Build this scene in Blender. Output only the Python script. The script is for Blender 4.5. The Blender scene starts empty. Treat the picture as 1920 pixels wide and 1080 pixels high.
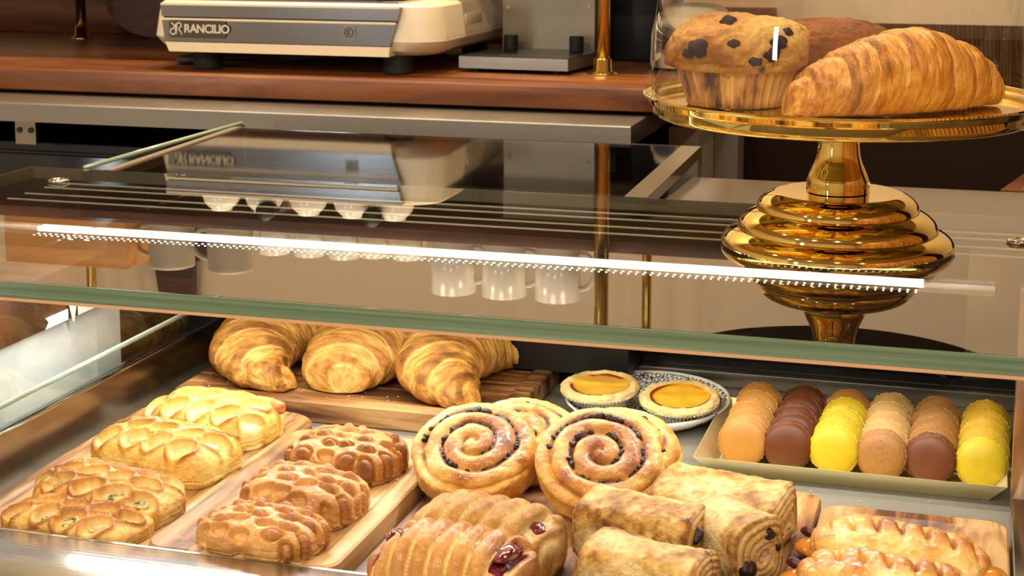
import bpy, bmesh, math, random
import numpy as np
from mathutils import Vector, Matrix

# ------------------------------------------------------------------ camera, world, light, exposure
scene = bpy.context.scene
COL = scene.collection
EYE = 1.35                       # camera height
FPX, PITCH, YAW, HORIZON = 2990.0, math.radians(8.0), math.radians(16.4), -170.0
CYP = HORIZON + FPX * math.tan(PITCH)

cam_data = bpy.data.cameras.new('camera')
cam = bpy.data.objects.new('camera', cam_data)
COL.objects.link(cam)
cam.location = (0, 0, EYE)
cam.rotation_euler = (math.radians(90) - PITCH, 0, YAW)
cam_data.sensor_width = 36.0
cam_data.lens = 36.0 * FPX / 1920.0
cam_data.shift_y = -(540.0 - CYP) / 1920.0
cam_data.clip_start = 0.05
cam_data.dof.use_dof = True
cam_data.dof.focus_distance = 1.28
cam_data.dof.aperture_fstop = 24.0
scene.camera = cam

world = bpy.data.worlds.new('world')
scene.world = world
world.use_nodes = True
world.node_tree.nodes['Background'].inputs[0].default_value = (1.0, 0.82, 0.62, 1)
world.node_tree.nodes['Background'].inputs[1].default_value = 0.05

scene.view_settings.view_transform = 'Standard'
scene.view_settings.look = 'None'
scene.view_settings.gamma = 1.0
scene.view_settings.use_curve_mapping = False
scene.view_settings.exposure = 0.0


def lamp(name, kind, loc, power, color, rot=(0, 0, 0), size=0.2, size_y=None, spread=None):
    d = bpy.data.lights.new(name, kind)
    d.energy = power
    d.color = color
    if kind == 'AREA':
        d.shape = 'RECTANGLE' if size_y else 'DISK'
        d.size = size
        if size_y:
            d.size_y = size_y
        if spread:
            d.spread = math.radians(spread)
    else:
        d.shadow_soft_size = size
    o = bpy.data.objects.new(name, d)
    o.location = loc
    o.rotation_euler = rot
    COL.objects.link(o)
    return o


WARM = (1.0, 0.80, 0.56)
KEY = (1.0, 0.97, 0.92)
# unseen ceiling downlights, placed to brighten case front and shelf (their lamps; the fittings are built with the ceiling)
DOWNLIGHTS = [(-1.9, -0.6), (-0.9, -0.6), (0.1, -0.6), (1.1, -0.6), (-1.7, 0.7), (-0.6, 0.7), (0.5, 0.7), (-1.45, 2.25), (-0.85, 2.25), (-0.25, 2.25)]
for (lx, ly) in DOWNLIGHTS:
    lamp('downlight_lamp', 'AREA', (lx, ly, 2.66), 20.0 if ly < 0 else (16.0 if ly > 2 else 10.0), KEY if ly < 0 else WARM, size=0.11)
# daylight through the shop window behind the viewer
lamp('window_daylight', 'AREA', (-2.55, -2.42, 1.6), 14.0, (0.86, 0.93, 1.0), rot=(math.radians(90), 0, 0), size=0.26, size_y=0.8)
# the diodes of the display case light bar
for k in range(48):
    lamp('led_bar_lamp', 'AREA', (-0.792 + 0.78 * k / 47, 1.241, 1.0555), 2.1 / 48, (1.0, 0.985, 0.96), rot=(math.radians(-24), 0, 0), size=0.005)

# ------------------------------------------------------------------ helpers
_sn, _cs = math.sin, math.cos
_fw = np.array([-_sn(YAW) * _cs(PITCH), _cs(YAW) * _cs(PITCH), -_sn(PITCH)])
_rt = np.array([_cs(YAW), _sn(YAW), 0.0])
_up = np.cross(_rt, _fw)
_eye = np.array([0, 0, EYE])


def _ray(x, y):
    return _fw * FPX + _rt * (x - 960.0) - _up * (y - CYP)


def at(x, y, z):
    d = _ray(x, y)
    return _eye + d * ((z - EYE) / d[2])


def atY(x, y, Y):
    d = _ray(x, y)
    return _eye + d * (Y / d[1])


def S(c):
    """sRGB 0-255 -> linear rgba"""
    return tuple(((v / 255.0) / 12.92 if v <= 10 else ((v / 255.0 + 0.055) / 1.055) ** 2.4) for v in c) + (1.0,)


def _hash(ix, iy, iz, seed):
    n = (ix.astype(np.int64) * 374761393 + iy.astype(np.int64) * 668265263 + iz.astype(np.int64) * 1274126177 + seed * 974634777) & 0xFFFFFFFF
    n = ((n ^ (n >> 13)) * 1274126177) & 0xFFFFFFFF
    n = n ^ (n >> 16)
    return (n & 0xFFFFFF) / float(0xFFFFFF) * 2.0 - 1.0


def vnoise(x, y, z, seed=0):
    xi, yi, zi = np.floor(x), np.floor(y), np.floor(z)
    fx, fy, fz = x - xi, y - yi, z - zi
    ux, uy, uz = fx * fx * (3 - 2 * fx), fy * fy * (3 - 2 * fy), fz * fz * (3 - 2 * fz)
    xi, yi, zi = xi.astype(np.int64), yi.astype(np.int64), zi.astype(np.int64)
    r = 0
    for dx in (0, 1):
        for dy in (0, 1):
            for dz in (0, 1):
                w = (ux if dx else 1 - ux) * (uy if dy else 1 - uy) * (uz if dz else 1 - uz)
                r = r + w * _hash(xi + dx, yi + dy, zi + dz, seed)
    return r


def fbm(x, y, z, octv=4, seed=0, gain=0.5):
    a, s, t = 1.0, 0.0, 0.0
    for k in range(octv):
        s = s + a * vnoise(x * 2 ** k + 7.3 * k, y * 2 ** k - 3.1 * k, z * 2 ** k + 1.7 * k, seed + k)
        t += a
        a *= gain
    return s / t


def sm(a, b, x):
    t = np.clip((x - a) / (b - a), 0, 1)
    return t * t * (3 - 2 * t)


def thing(name, label, cat, loc=(0, 0, 0), rotz=0.0, group=None):
    o = bpy.data.objects.new(name, None)
    o.empty_display_size = 0.03
    COL.objects.link(o)
    o.location = loc
    o.rotation_euler = (0, 0, rotz)
    return tag(o, label, cat, group)


def tag(o, label=None, cat=None, group=None, kind=None):
    if label:
        o['label'] = label
    if cat:
        o['category'] = cat
    if group:
        o['group'] = group
    if kind:
        o['kind'] = kind
    return o


def link(name, me, mat=None, parent=None, smooth=None):
    o = bpy.data.objects.new(name, me)
    COL.objects.link(o)
    if mat is not None:
        me.materials.append(mat)
    if parent is not None:
        o.parent = parent
    if smooth is not None:
        me.polygons.foreach_set('use_smooth', [smooth] * len(me.polygons))
    return o


def mesh_np(name, V, quads, tris=None, attrs=None, smooth=True, ngons=None):
    """fast mesh from numpy arrays"""
    me = bpy.data.meshes.new(name)
    V = np.asarray(V, dtype=np.float32).reshape(-1, 3)
    faces = []
    quads = np.asarray(quads, dtype=np.int32).reshape(-1, 4)
    loops = [quads.ravel()]
    sizes = [np.full(len(quads), 4, dtype=np.int32)]
    if tris is not None and len(tris):
        tris = np.asarray(tris, dtype=np.int32).reshape(-1, 3)
        loops.append(tris.ravel())
        sizes.append(np.full(len(tris), 3, dtype=np.int32))
    for g in (ngons or []):
        loops.append(np.asarray(g, dtype=np.int32))
        sizes.append(np.array([len(g)], dtype=np.int32))
    loops = np.concatenate(loops)
    sizes = np.concatenate(sizes)
    me.vertices.add(len(V))
    me.vertices.foreach_set('co', V.ravel())
    me.loops.add(len(loops))
    me.loops.foreach_set('vertex_index', loops)
    me.polygons.add(len(sizes))
    starts = np.concatenate([[0], np.cumsum(sizes)[:-1]]).astype(np.int32)
    me.polygons.foreach_set('loop_start', starts)
    me.polygons.foreach_set('loop_total', sizes)
    me.update(calc_edges=True)
    me.polygons.foreach_set('use_smooth', np.full(len(sizes), smooth, dtype=bool))
    for k, a in (attrs or {}).items():
        at_ = me.attributes.new(k, 'FLOAT', 'POINT')
        at_.data.foreach_set('value', np.asarray(a, dtype=np.float32).ravel())
    me.validate()
    return me


def grid_quads(n, m, wrap_n=False, wrap_m=False, flip=False):
    i = np.arange(n if wrap_n else n - 1)
    j = np.arange(m if wrap_m else m - 1)
    I, J = np.meshgrid(i, j, indexing='ij')
    I2, J2 = (I + 1) % n, (J + 1) % m
    q = np.stack([I * m + J, I2 * m + J, I2 * m + J2, I * m + J2], -1).reshape(-1, 4)
    return q[:, ::-1] if flip else q


def lathe_me(name, prof, seg=64, rfun=None, closed=False, sharp=False, caps=True):
    """profile [(r, z)] turned about Z; rfun(theta, index, r, z) -> r"""
    th = np.linspace(0, 2 * math.pi, seg, endpoint=False)
    V = np.zeros((len(prof), seg, 3))
    for i, (r, z) in enumerate(prof):
        rr = np.full(seg, r) if rfun is None else rfun(th, i, r, z)
        V[i, :, 0] = rr * np.cos(th)
        V[i, :, 1] = rr * np.sin(th)
        V[i, :, 2] = z
    q = grid_quads(len(prof), seg, wrap_n=closed, wrap_m=True, flip=True)
    ng = []
    if not closed and caps:
        if prof[0][0] > 1e-6:
            ng.append(list(range(seg - 1, -1, -1)))
        if prof[-1][0] > 1e-6:
            ng.append([(len(prof) - 1) * seg + k for k in range(seg)])
    return mesh_np(name, V, q, ngons=ng, smooth=not sharp)


def smooth_by_angle(o, deg=35):
    me = o.data
    bm = bmesh.new()
    bm.from_mesh(me)
    lim = math.radians(deg)
    for f in bm.faces:
        f.smooth = True
    for e in bm.edges:
        if len(e.link_faces) == 2 and e.calc_face_angle(0) > lim:
            e.smooth = False
    bm.to_mesh(me)
    bm.free()
    return o


def rot_off(V, M):
    return [M @ Vector(v) for v in V]


def box(name, x0, x1, y0, y1, z0, z1, mat, parent=None, bevel=0.0, seg=2, rel=True):
    """box in world coordinates (taken relative to an unrotated parent)"""
    bm = bmesh.new()
    bmesh.ops.create_cube(bm, size=1.0)
    for v in bm.verts:
        v.co = Vector((x0 + (v.co.x + .5) * (x1 - x0), y0 + (v.co.y + .5) * (y1 - y0), z0 + (v.co.z + .5) * (z1 - z0)))
    if bevel > 0:
        bmesh.ops.bevel(bm, geom=bm.edges[:], offset=bevel, segments=seg, profile=0.5, affect='EDGES')
    off = Vector((0, 0, 0))
    p = parent
    while p is not None and rel:
        off += Vector(p.location)
        p = p.parent
    for v in bm.verts:
        v.co -= off
    me = bpy.data.meshes.new(name)
    bm.to_mesh(me)
    bm.free()
    o = link(name, me, mat, parent)
    if bevel > 0:
        smooth_by_angle(o, 40)
    return o


def top_box(name, x0, x1, y0, y1, z0, z1, mat, label, cat, bevel=0.0, group=None):
    """a one-mesh thing: its origin at the middle of its base"""
    c = Vector(((x0 + x1) / 2, (y0 + y1) / 2, z0))
    o = box(name, x0 - c.x, x1 - c.x, y0 - c.y, y1 - c.y, 0, z1 - z0, mat, None, bevel)
    o.location = c
    return tag(o, label, cat, group)


def rrect(cx, cy, w, h, r, z, n=8):
    pts = []
    r = min(r, w / 2 - 1e-5, h / 2 - 1e-5)
    for (sx, sy, a0) in ((1, 1, 0), (-1, 1, 90), (-1, -1, 180), (1, -1, 270)):
        for k in range(n + 1):
            a = math.radians(a0 + 90 * k / n)
            pts.append((cx + sx * (w / 2 - r) + r * math.cos(a), cy + sy * (h / 2 - r) + r * math.sin(a), z))
    return pts


def loft_me(name, loops, cap0=True, cap1=True, smooth=False):
    n = len(loops[0])
    V = np.array(loops).reshape(-1, 3)
    q = grid_quads(len(loops), n, wrap_m=True, flip=True)
    ng = []
    if cap0:
        ng.append(list(range(n))[::-1])
    if cap1:
        ng.append([(len(loops) - 1) * n + k for k in range(n)])
    return mesh_np(name, V, q, ngons=ng, smooth=smooth)


def tube_me(name, pts, r, seg=12, closed=False):
    pts = [Vector(p) for p in pts]
    n = len(pts)
    V = []
    up = Vector((0, 0, 1))
    prev = None
    for i, p in enumerate(pts):
        t = (pts[min(i + 1, n - 1)] - pts[max(i - 1, 0)]).normalized()
        a = prev if prev is not None else (up if abs(t.z) < .9 else Vector((1, 0, 0)))
        s = (a - t * a.dot(t)).normalized()
        prev = s
        b = t.cross(s)
        rr = r(i / (n - 1)) if callable(r) else r
        for k in range(seg):
            an = 2 * math.pi * k / seg
            V.append(p + (s * math.cos(an) + b * math.sin(an)) * rr)
    q = grid_quads(n, seg, wrap_m=True)
    return mesh_np(name, V, q, ngons=[list(range(seg))[::-1][::-1], [(n - 1) * seg + k for k in range(seg)][::-1]], smooth=True)


def cyl(name, c, r, h, mat, parent, axis='Z', seg=32, bev=0.0):
    """cylinder from base centre c (world) along an axis, with softened rims"""
    b = bev
    prof = [(0.0, 0), (r - b, 0), (r, b), (r, h - b), (r - b, h), (0.0, h)] if b else [(0.0, 0), (r, 0), (r, h), (0.0, h)]
    me = lathe_me(name, prof, seg)
    o = link(name, me, mat, parent)
    off = Vector((0, 0, 0))
    p = parent
    while p is not None:
        off += Vector(p.location)
        p = p.parent
    o.location = Vector(c) - off
    if axis == 'Y':
        o.rotation_euler = (math.radians(-90), 0, 0)
    elif axis == '-Y':
        o.rotation_euler = (math.radians(90), 0, 0)
    elif axis == 'X':
        o.rotation_euler = (0, math.radians(90), 0)
    smooth_by_angle(o, 40)
    return o


def copy_tree(o, parent=None):
    c = o.copy()
    COL.objects.link(c)
    c.parent = parent
    for ch in list(o.children):
        copy_tree(ch, c)
    return c


# ------------------------------------------------------------------ materials
class NT:
    def __init__(self, name):
        self.m = bpy.data.materials.new(name)
        self.m.use_nodes = True
        self.t = self.m.node_tree
        self.t.nodes.clear()
        self.out = self.n('ShaderNodeOutputMaterial')

    def n(self, typ, **kw):
        nd = self.t.nodes.new(typ)
        for k, v in kw.items():
            setattr(nd, k, v)
        return nd

    def l(self, a, b):
        self.t.links.new(a, b)

    def ramp(self, fac, stops):
        r = self.n('ShaderNodeValToRGB')
        el = r.color_ramp.elements
        while len(el) > 1:
            el.remove(el[-1])
        el[0].position, el[0].color = stops[0]
        for p, c in stops[1:]:
            e = el.new(p)
            e.color = c
        self.l(fac, r.inputs[0])
        return r.outputs[0]

    def noise(self, vec, scale, detail=4, rough=0.5, dist=0.0):
        nd = self.n('ShaderNodeTexNoise')
        nd.inputs['Scale'].default_value = scale
        nd.inputs['Detail'].default_value = detail
        nd.inputs['Roughness'].default_value = rough
        nd.inputs['Distortion'].default_value = dist
        if vec is not None:
            self.l(vec, nd.inputs['Vector'])
        return nd.outputs[0]

    def math(self, op, a, b=None, c=None, clamp=False):
        nd = self.n('ShaderNodeMath', operation=op)
        nd.use_clamp = clamp
        for i, v in enumerate((a, b, c)):
            if v is None:
                continue
            if isinstance(v, (int, float)):
                nd.inputs[i].default_value = v
            else:
                self.l(v, nd.inputs[i])
        return nd.outputs[0]

    def mix(self, fac, a, b, blend='MIX'):
        nd = self.n('ShaderNodeMix', data_type='RGBA', blend_type=blend)
        for idx, v in ((0, fac), (6, a), (7, b)):
            if isinstance(v, (int, float)):
                nd.inputs[idx].default_value = v
            elif isinstance(v, tuple):
                nd.inputs[idx].default_value = v
            else:
                self.l(v, nd.inputs[idx])
        return nd.outputs[2]

    def coords(self, scale=(1, 1, 1), kind='Object', rot=(0, 0, 0), loc=(0, 0, 0)):
        tc = self.n('ShaderNodeTexCoord')
        mp = self.n('ShaderNodeMapping')
        mp.inputs['Scale'].default_value = scale
        mp.inputs['Rotation'].default_value = rot
        mp.inputs['Location'].default_value = loc
        self.l(tc.outputs[kind], mp.inputs[0])
        return mp.outputs[0]

    def bsdf(self, color=None, rough=0.5, metal=0.0, bump=None, bstr=0.3, bdist=0.001, coat=0.0, coat_r=0.1, sss=0.0, spec=None, aniso=0.0):
        b = self.n('ShaderNodeBsdfPrincipled')
        if color is not None:
            if isinstance(color, tuple):
                b.inputs['Base Color'].default_value = color
            else:
                self.l(color, b.inputs['Base Color'])
        for key, v in (('Roughness', rough), ('Metallic', metal), ('Coat Weight', coat), ('Coat Roughness', coat_r), ('Specular IOR Level', spec), ('Anisotropic', aniso)):
            if v is None:
                continue
            if isinstance(v, (int, float)):
                b.inputs[key].default_value = v
            else:
                self.l(v, b.inputs[key])
        if sss:
            b.inputs['Subsurface Weight'].default_value = sss
            b.inputs['Subsurface Radius'].default_value = (1.0, 0.5, 0.25)
            b.inputs['Subsurface Scale'].default_value = 0.004
        if bump is not None:
            bp = self.n('ShaderNodeBump')
            bp.inputs['Strength'].default_value = bstr
            bp.inputs['Distance'].default_value = bdist
            self.l(bump, bp.inputs['Height'])
            self.l(bp.outputs[0], b.inputs['Normal'])
        self.l(b.outputs[0], self.out.inputs[0])
        return b


def plain(name, rgb, rough=0.5, metal=0.0, **kw):
    t = NT(name)
    t.bsdf(S(rgb), rough, metal, **kw)
    return t.m


def emitter(name, rgb, strength):
    t = NT(name)
    e = t.n('ShaderNodeEmission')
    e.inputs[0].default_value = S(rgb)
    e.inputs[1].default_value = strength
    t.l(e.outputs[0], t.out.inputs[0])
    return t.m


def glass(name, tint=(1, 1, 1), rough=0.0, f0=0.04, refl=1.0):
    """clear pane: straight transmission plus Schlick reflection on each face"""
    t = NT(name)
    lw = t.n('ShaderNodeLayerWeight')
    lw.inputs[0].default_value = 0.5
    p5 = t.math('POWER', lw.outputs['Facing'], 5.0)
    f1 = t.math('MULTIPLY_ADD', p5, (1 - f0) * refl, f0 * refl, clamp=True)
    f2 = t.math('DIVIDE', t.math('MULTIPLY', f1, 2.0), t.math('ADD', f1, 1.0))      # both faces of the pane together
    geo = t.n('ShaderNodeNewGeometry')
    f = t.math('MULTIPLY', f2, t.math('SUBTRACT', 1.0, geo.outputs['Backfacing']))
    tr = t.n('ShaderNodeBsdfTransparent')
    tr.inputs[0].default_value = tuple(tint) + (1,)
    gl = t.n('ShaderNodeBsdfGlossy')
    gl.inputs['Roughness'].default_value = rough
    mx = t.n('ShaderNodeMixShader')
    t.l(f, mx.inputs[0])
    t.l(tr.outputs[0], mx.inputs[1])
    t.l(gl.outputs[0], mx.inputs[2])
    t.l(mx.outputs[0], t.out.inputs[0])
    return t.m


def wood(name, stops, axis='Y', scale=1.0, rough=0.45, seed=0.0, coat=0.0, streak=14.0, fine=120.0, bstr=0.12, con=2.3):
    t = NT(name)
    sc = {'X': (0.12, 1, 1), 'Y': (1, 0.10, 1), 'Z': (1, 1, 0.12)}[axis]
    v = t.coords(tuple(s * scale for s in sc), loc=(seed, seed * .7, seed * .3))
    a = t.noise(v, streak, 4, 0.55, 1.2)
    b = t.noise(v, fine, 3, 0.6)
    c = t.noise(v, streak * 0.35, 2, 0.5, 0.6)
    f = t.math('ADD', t.math('MULTIPLY', a, 0.62), t.math('MULTIPLY', c, 0.62))
    f = t.math('MULTIPLY_ADD', f, con, 0.5 - con * 0.63)
    f = t.math('ADD', f, t.math('MULTIPLY', t.math('SUBTRACT', b, 0.5), 0.22))
    col = t.ramp(f, stops)
    t.bsdf(col, rough, bump=b, bstr=bstr, bdist=0.0006, coat=coat, coat_r=0.2)
    return t.m


def brushed(name, rgb, rough=0.28, axis='X', stren=0.25, metal=1.0):
    t = NT(name)
    sc = {'X': (2, 260, 260), 'Y': (260, 2, 260), 'Z': (260, 260, 2)}[axis]
    v = t.coords(sc)
    a = t.noise(v, 1.0, 2, 0.6)
    big = t.noise(t.coords((6, 6, 6)), 1.0, 3)
    r = t.math('MULTIPLY_ADD', big, 0.12, rough - 0.06)
    col = t.mix(t.math('MULTIPLY', a, 0.35), S(rgb), tuple(c * 0.75 for c in S(rgb)[:3]) + (1,))
    t.bsdf(col, r, metal, bump=a, bstr=stren, bdist=0.0002)
    return t.m


def pastry(name, pale, gold, amber, dark, rough=0.42, coat=0.0, fill=(90, 110, 50), fill2=(215, 205, 150), fill_scale=260, fill_rough=0.35, bstr=0.5, nscale=90.0, var=0.30):
    yel = lambda c, g, b: (c[0], min(255, c[1] * g), c[2] * b)
    gold, amber, dark = yel(gold, 1.03, .92), yel(amber, 1.07, .86), yel(dark, 1.08, .86)
    t = NT(name)
    at1 = t.n('ShaderNodeAttribute', attribute_name='bake')
    at2 = t.n('ShaderNodeAttribute', attribute_name='fill')
    v = t.coords()
    n1 = t.noise(v, nscale, 5, 0.62, 0.6)
    n2 = t.noise(v, nscale * 4.5, 5, 0.68, 0.8)
    n3 = t.noise(v, nscale * 14, 3, 0.6)
    c = lambda n, k: t.math('MULTIPLY', t.math('SUBTRACT', n, 0.5), k)
    f = t.math('ADD', at1.outputs['Fac'], c(n1, var * 1.5))
    f = t.math('ADD', f, c(n2, var * 1.7))
    f = t.math('ADD', t.math('ADD', f, c(n3, var * 0.9)), 0.09)
    col = t.ramp(f, [(0.0, S(pale)), (0.36, S(gold)), (0.68, S(amber)), (1.0, S(dark))])
    nf = t.noise(v, fill_scale, 4, 0.6)
    fcol = t.ramp(nf, [(0.36, S(fill)), (0.62, S(fill2))])
    col = t.mix(at2.outputs['Fac'], col, fcol)
    r = t.math('MULTIPLY_ADD', n1, 0.35, rough - 0.17)
    r = t.math('ADD', t.math('MULTIPLY', r, t.math('SUBTRACT', 1.0, at2.outputs['Fac'])), t.math('MULTIPLY', at2.outputs['Fac'], fill_rough))
    bh = t.math('ADD', t.math('MULTIPLY', n2, 1.0), t.math('MULTIPLY', n1, 0.8))
    bh = t.math('ADD', bh, t.math('MULTIPLY', n3, 0.45))
    t.bsdf(col, r, bump=bh, bstr=bstr, bdist=0.0026, coat=coat, coat_r=0.2, spec=0.35)
    return t.m


M = {}
M['steel'] = brushed('brushed_steel', (158, 151, 138), 0.33, 'X', 0.25, 0.95)
M['machine_steel'] = plain('machine_steel', (142, 144, 146), 0.16, 1.0)
M['steel_y'] = brushed('brushed_steel_side', (172, 165, 152), 0.22, 'Y', 0.15)
M['steel_mirror'] = plain('polished_steel', (190, 188, 182), 0.09, 1.0)
M['steel_rim'] = brushed('steel_rim', (206, 206, 204), 0.20, 'X', 0.9)
M['deck'] = brushed('deck_steel', (158, 154, 144), 0.42, 'X', 0.2, 0.6)
M['dark_steel'] = plain('dark_steel', (60, 58, 54), 0.35, 0.8)
M['black'] = plain('black_plastic', (14, 12, 11), 0.45)
M['black_gloss'] = plain('black_gloss', (10, 9, 9), 0.12)
M['charcoal'] = plain('charcoal_panel', (34, 33, 33), 0.3)
M['rubber'] = plain('black_rubber', (12, 12, 12), 0.7)
M['brass'] = plain('polished_brass', (216, 188, 100), 0.16, 1.0)
M['gold'] = plain('polished_gold', (230, 202, 116), 0.05, 1.0)
M['gold_card'] = brushed('gold_card', (226, 214, 164), 0.42, 'X', 0.12, 0.75)
M['cream'] = plain('cream_plastic', (226, 212, 178), 0.35)
M['beige_strip'] = plain('cream_trim', (235, 215, 175), 0.3)
M['white'] = plain('white_paint', (206, 210, 212), 0.45)
M['white_ceramic'] = plain('white_ceramic', (236, 230, 215), 0.18, coat=0.4)
M['grey_panel'] = plain('grey_panel', (150, 140, 122), 0.5)
M['taupe_top'] = plain('taupe_worktop', (80, 70, 60), 0.10)
M['paper'] = plain('white_paper', (240, 240, 238), 0.6)
M['slate'] = plain('black_slate', (26, 25, 23), 0.35)
M['wall_beige'] = plain('wall_beige', (214, 196, 166), 0.7)
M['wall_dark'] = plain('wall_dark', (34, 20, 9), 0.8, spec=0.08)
M['floor'] = plain('floor_dark', (96, 82, 68), 0.5)
M['ceiling'] = plain('ceiling_paint', (206, 188, 160), 0.8)
M['glass'] = glass('clear_glass', (0.965, 0.985, 0.965))
M['acrylic'] = glass('clear_acrylic', (0.80, 0.78, 0.74), 0.05)
M['dome'] = glass('dome_glass', (0.985, 0.975, 0.955))
M['green_edge'] = None
M['walnut'] = wood('walnut', [(0.1, S((62, 30, 12))), (0.42, S((100, 54, 22))), (0.65, S((124, 71, 30))), (0.9, S((146, 90, 42)))], 'X', 1.0, 0.38, 1.3, coat=0.08, streak=26, fine=260, con=1.9)
M['acacia'] = wood('acacia', [(0.05, S((76, 44, 20))), (0.32, S((124, 84, 44))), (0.60, S((160, 119, 68))), (0.95, S((186, 150, 98)))], 'Y', 1.0, 0.5, 4.1, streak=60, fine=420, con=4.0)
M['acacia_x'] = wood('acacia_long', [(0.05, S((68, 38, 18))), (0.32, S((114, 72, 36))), (0.60, S((150, 106, 58))), (0.95, S((176, 136, 84)))], 'X', 1.0, 0.5, 9.4, streak=60, fine=420, con=4.0)
M['acacia_red'] = wood('acacia_red', [(0.05, S((76, 42, 20))), (0.32, S((126, 80, 40))), (0.60, S((156, 111, 60))), (0.95, S((182, 144, 92)))], 'Y', 1.0, 0.45, 17.7, streak=60, fine=420, con=4.0)
M['end_grain'] = wood('end_grain', [(0.15, S((34, 16, 8))), (0.4, S((62, 30, 16))), (0.6, S((84, 44, 24))), (0.85, S((106, 60, 34)))], 'Z', 1.4, 0.45, 3.3)
M['bamboo'] = wood('bamboo', [(0.2, S((176, 110, 48))), (0.5, S((212, 146, 72))), (0.8, S((232, 176, 104)))], 'X', 1.0, 0.4, 2.2)
M['shelf_wood'] = wood('shelf_walnut', [(0.2, S((50, 26, 14))), (0.5, S((92, 52, 28))), (0.8, S((124, 76, 44)))], 'X', 1.0, 0.45, 8.2)
M['slats'] = wood('slat_wood', [(0.2, S((150, 96, 46))), (0.5, S((190, 132, 70))), (0.8, S((214, 160, 96)))], 'Z', 1.0, 0.5, 5.2)


def _green():
    t = NT('glass_edge_green')
    v = t.coords((3, 200, 420))
    n = t.noise(v, 1.0, 3, 0.6)
    col = t.ramp(n, [(0.3, S((82, 102, 76))), (0.6, S((106, 126, 96))), (0.8, S((138, 154, 122)))])
    t.bsdf(col, 0.12, coat=0.5)
    return t.m


M['green_edge'] = _green()
M['pale_edge'] = plain('edge_pale', (104, 98, 80), 0.25, coat=0.4)
M['bevel_glint'] = plain('bevel_warm_glint', (204, 156, 112), 0.2, coat=0.5)
M['led'] = emitter('led_white', (255, 250, 240), 5.0)
M['led_reflection'] = emitter('led_reflection_glow', (255, 252, 246), 8.0)  # glow standing in for mirrored LEDs
M['lamp_on'] = emitter('downlight_glow', (255, 214, 150), 14.0)
M['window_sky'] = emitter('window_daylight_pane', (232, 242, 255), 0.9)

M['croissant'] = pastry('croissant_crust', (240, 210, 150), (218, 168, 98), (182, 118, 56), (126, 72, 32), 0.46, coat=0.06, nscale=70, var=0.22, bstr=0.5)
M['croissant_gold'] = pastry('croissant_golden_crust', (238, 196, 124), (222, 158, 78), (190, 116, 44), (136, 76, 28), 0.42, coat=0.2, nscale=70, var=0.20, bstr=0.45)
M['lattice'] = pastry('lattice_crust', (240, 216, 154), (220, 168, 96), (184, 114, 52), (112, 60, 28), 0.38, coat=0.3, fill=(56, 70, 30), fill2=(206, 192, 126), fill_scale=240, var=.22)
M['cheese_lattice'] = pastry('cheese_lattice_crust', (246, 228, 176), (236, 196, 118), (208, 142, 64), (140, 74, 32), 0.38, coat=0.3, fill=(222, 180, 84), fill2=(246, 228, 178), fill_scale=130, var=.26)
M['apple'] = pastry('cinnamon_crust', (232, 194, 132), (212, 156, 92), (170, 100, 50), (112, 56, 26), 0.36, coat=0.35, fill=(150, 78, 30), fill2=(196, 122, 58), fill_scale=180, var=.20)
M['swirl'] = pastry('swirl_crust', (244, 212, 142), (220, 162, 84), (178, 100, 40), (104, 52, 26), 0.36, coat=0.35, fill=(50, 24, 26), fill2=(128, 68, 48), fill_scale=150, var=.26)
M['cherry'] = pastry('cherry_crust', (238, 208, 138), (206, 148, 78), (166, 96, 42), (110, 58, 28), 0.36, coat=0.25, fill=(70, 8, 18), fill2=(116, 18, 28), fill_scale=90, var=.20, fill_rough=.1)
M['choc'] = pastry('pain_crust', (242, 212, 152), (220, 170, 100), (178, 116, 54), (112, 62, 30), 0.5, coat=0.06, bstr=0.85, nscale=110, var=0.32, fill=(244, 222, 170), fill2=(220, 170, 104), fill_scale=300)
M['braid'] = pastry('braid_crust', (246, 210, 136), (228, 164, 80), (190, 108, 44), (122, 62, 26), 0.30, coat=0.45, fill=(180, 108, 36), fill2=(222, 162, 84), fill_scale=120, var=.26)
M['muffin'] = pastry('muffin_crust', (240, 206, 124), (216, 158, 76), (174, 102, 42), (104, 54, 24), 0.55, coat=0.05, fill=(40, 28, 62), fill2=(92, 60, 90), fill_scale=220, bstr=0.8, nscale=110, var=.24)
M['bran'] = pastry('bran_crust', (196, 124, 60), (168, 96, 42), (132, 68, 26), (86, 42, 16), 0.65, bstr=0.9, nscale=160, fill=(120, 60, 20), fill2=(160, 90, 40))
M['tart_crust'] = pastry('tart_crust', (246, 222, 170), (234, 194, 130), (204, 146, 78), (144, 84, 38), 0.6, fill=(240, 170, 30), fill2=(240, 170, 30), nscale=120, var=.2)


def _custard():
    t = NT('custard')
    v = t.coords()
    n = t.noise(v, 45, 4, 0.6, 0.5)
    at1 = t.n('ShaderNodeAttribute', attribute_name='bake')
    f = t.math('ADD', n, at1.outputs['Fac'])
    col = t.ramp(f, [(0.30, S((250, 200, 66))), (0.62, S((244, 182, 40))), (0.88, S((216, 124, 28))), (1.0, S((140, 62, 16)))])
    t.bsdf(col, 0.16, coat=0.6, bump=n, bstr=0.15, bdist=0.001)
    return t.m


M['custard'] = _custard()
M['jam'] = plain('cherry_jam', (92, 6, 18), 0.08, coat=0.8)
M['apricot'] = plain('apricot_glaze', (206, 128, 40), 0.08, coat=0.8)
M['chocolate'] = plain('dark_chocolate', (40, 20, 15), 0.45, spec=0.3)
M['blueberry'] = plain('blueberry', (36, 18, 36), 0.7, spec=0.2)
M['foil'] = plain('foil_cup', (196, 206, 214), 0.26, 1.0)


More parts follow.
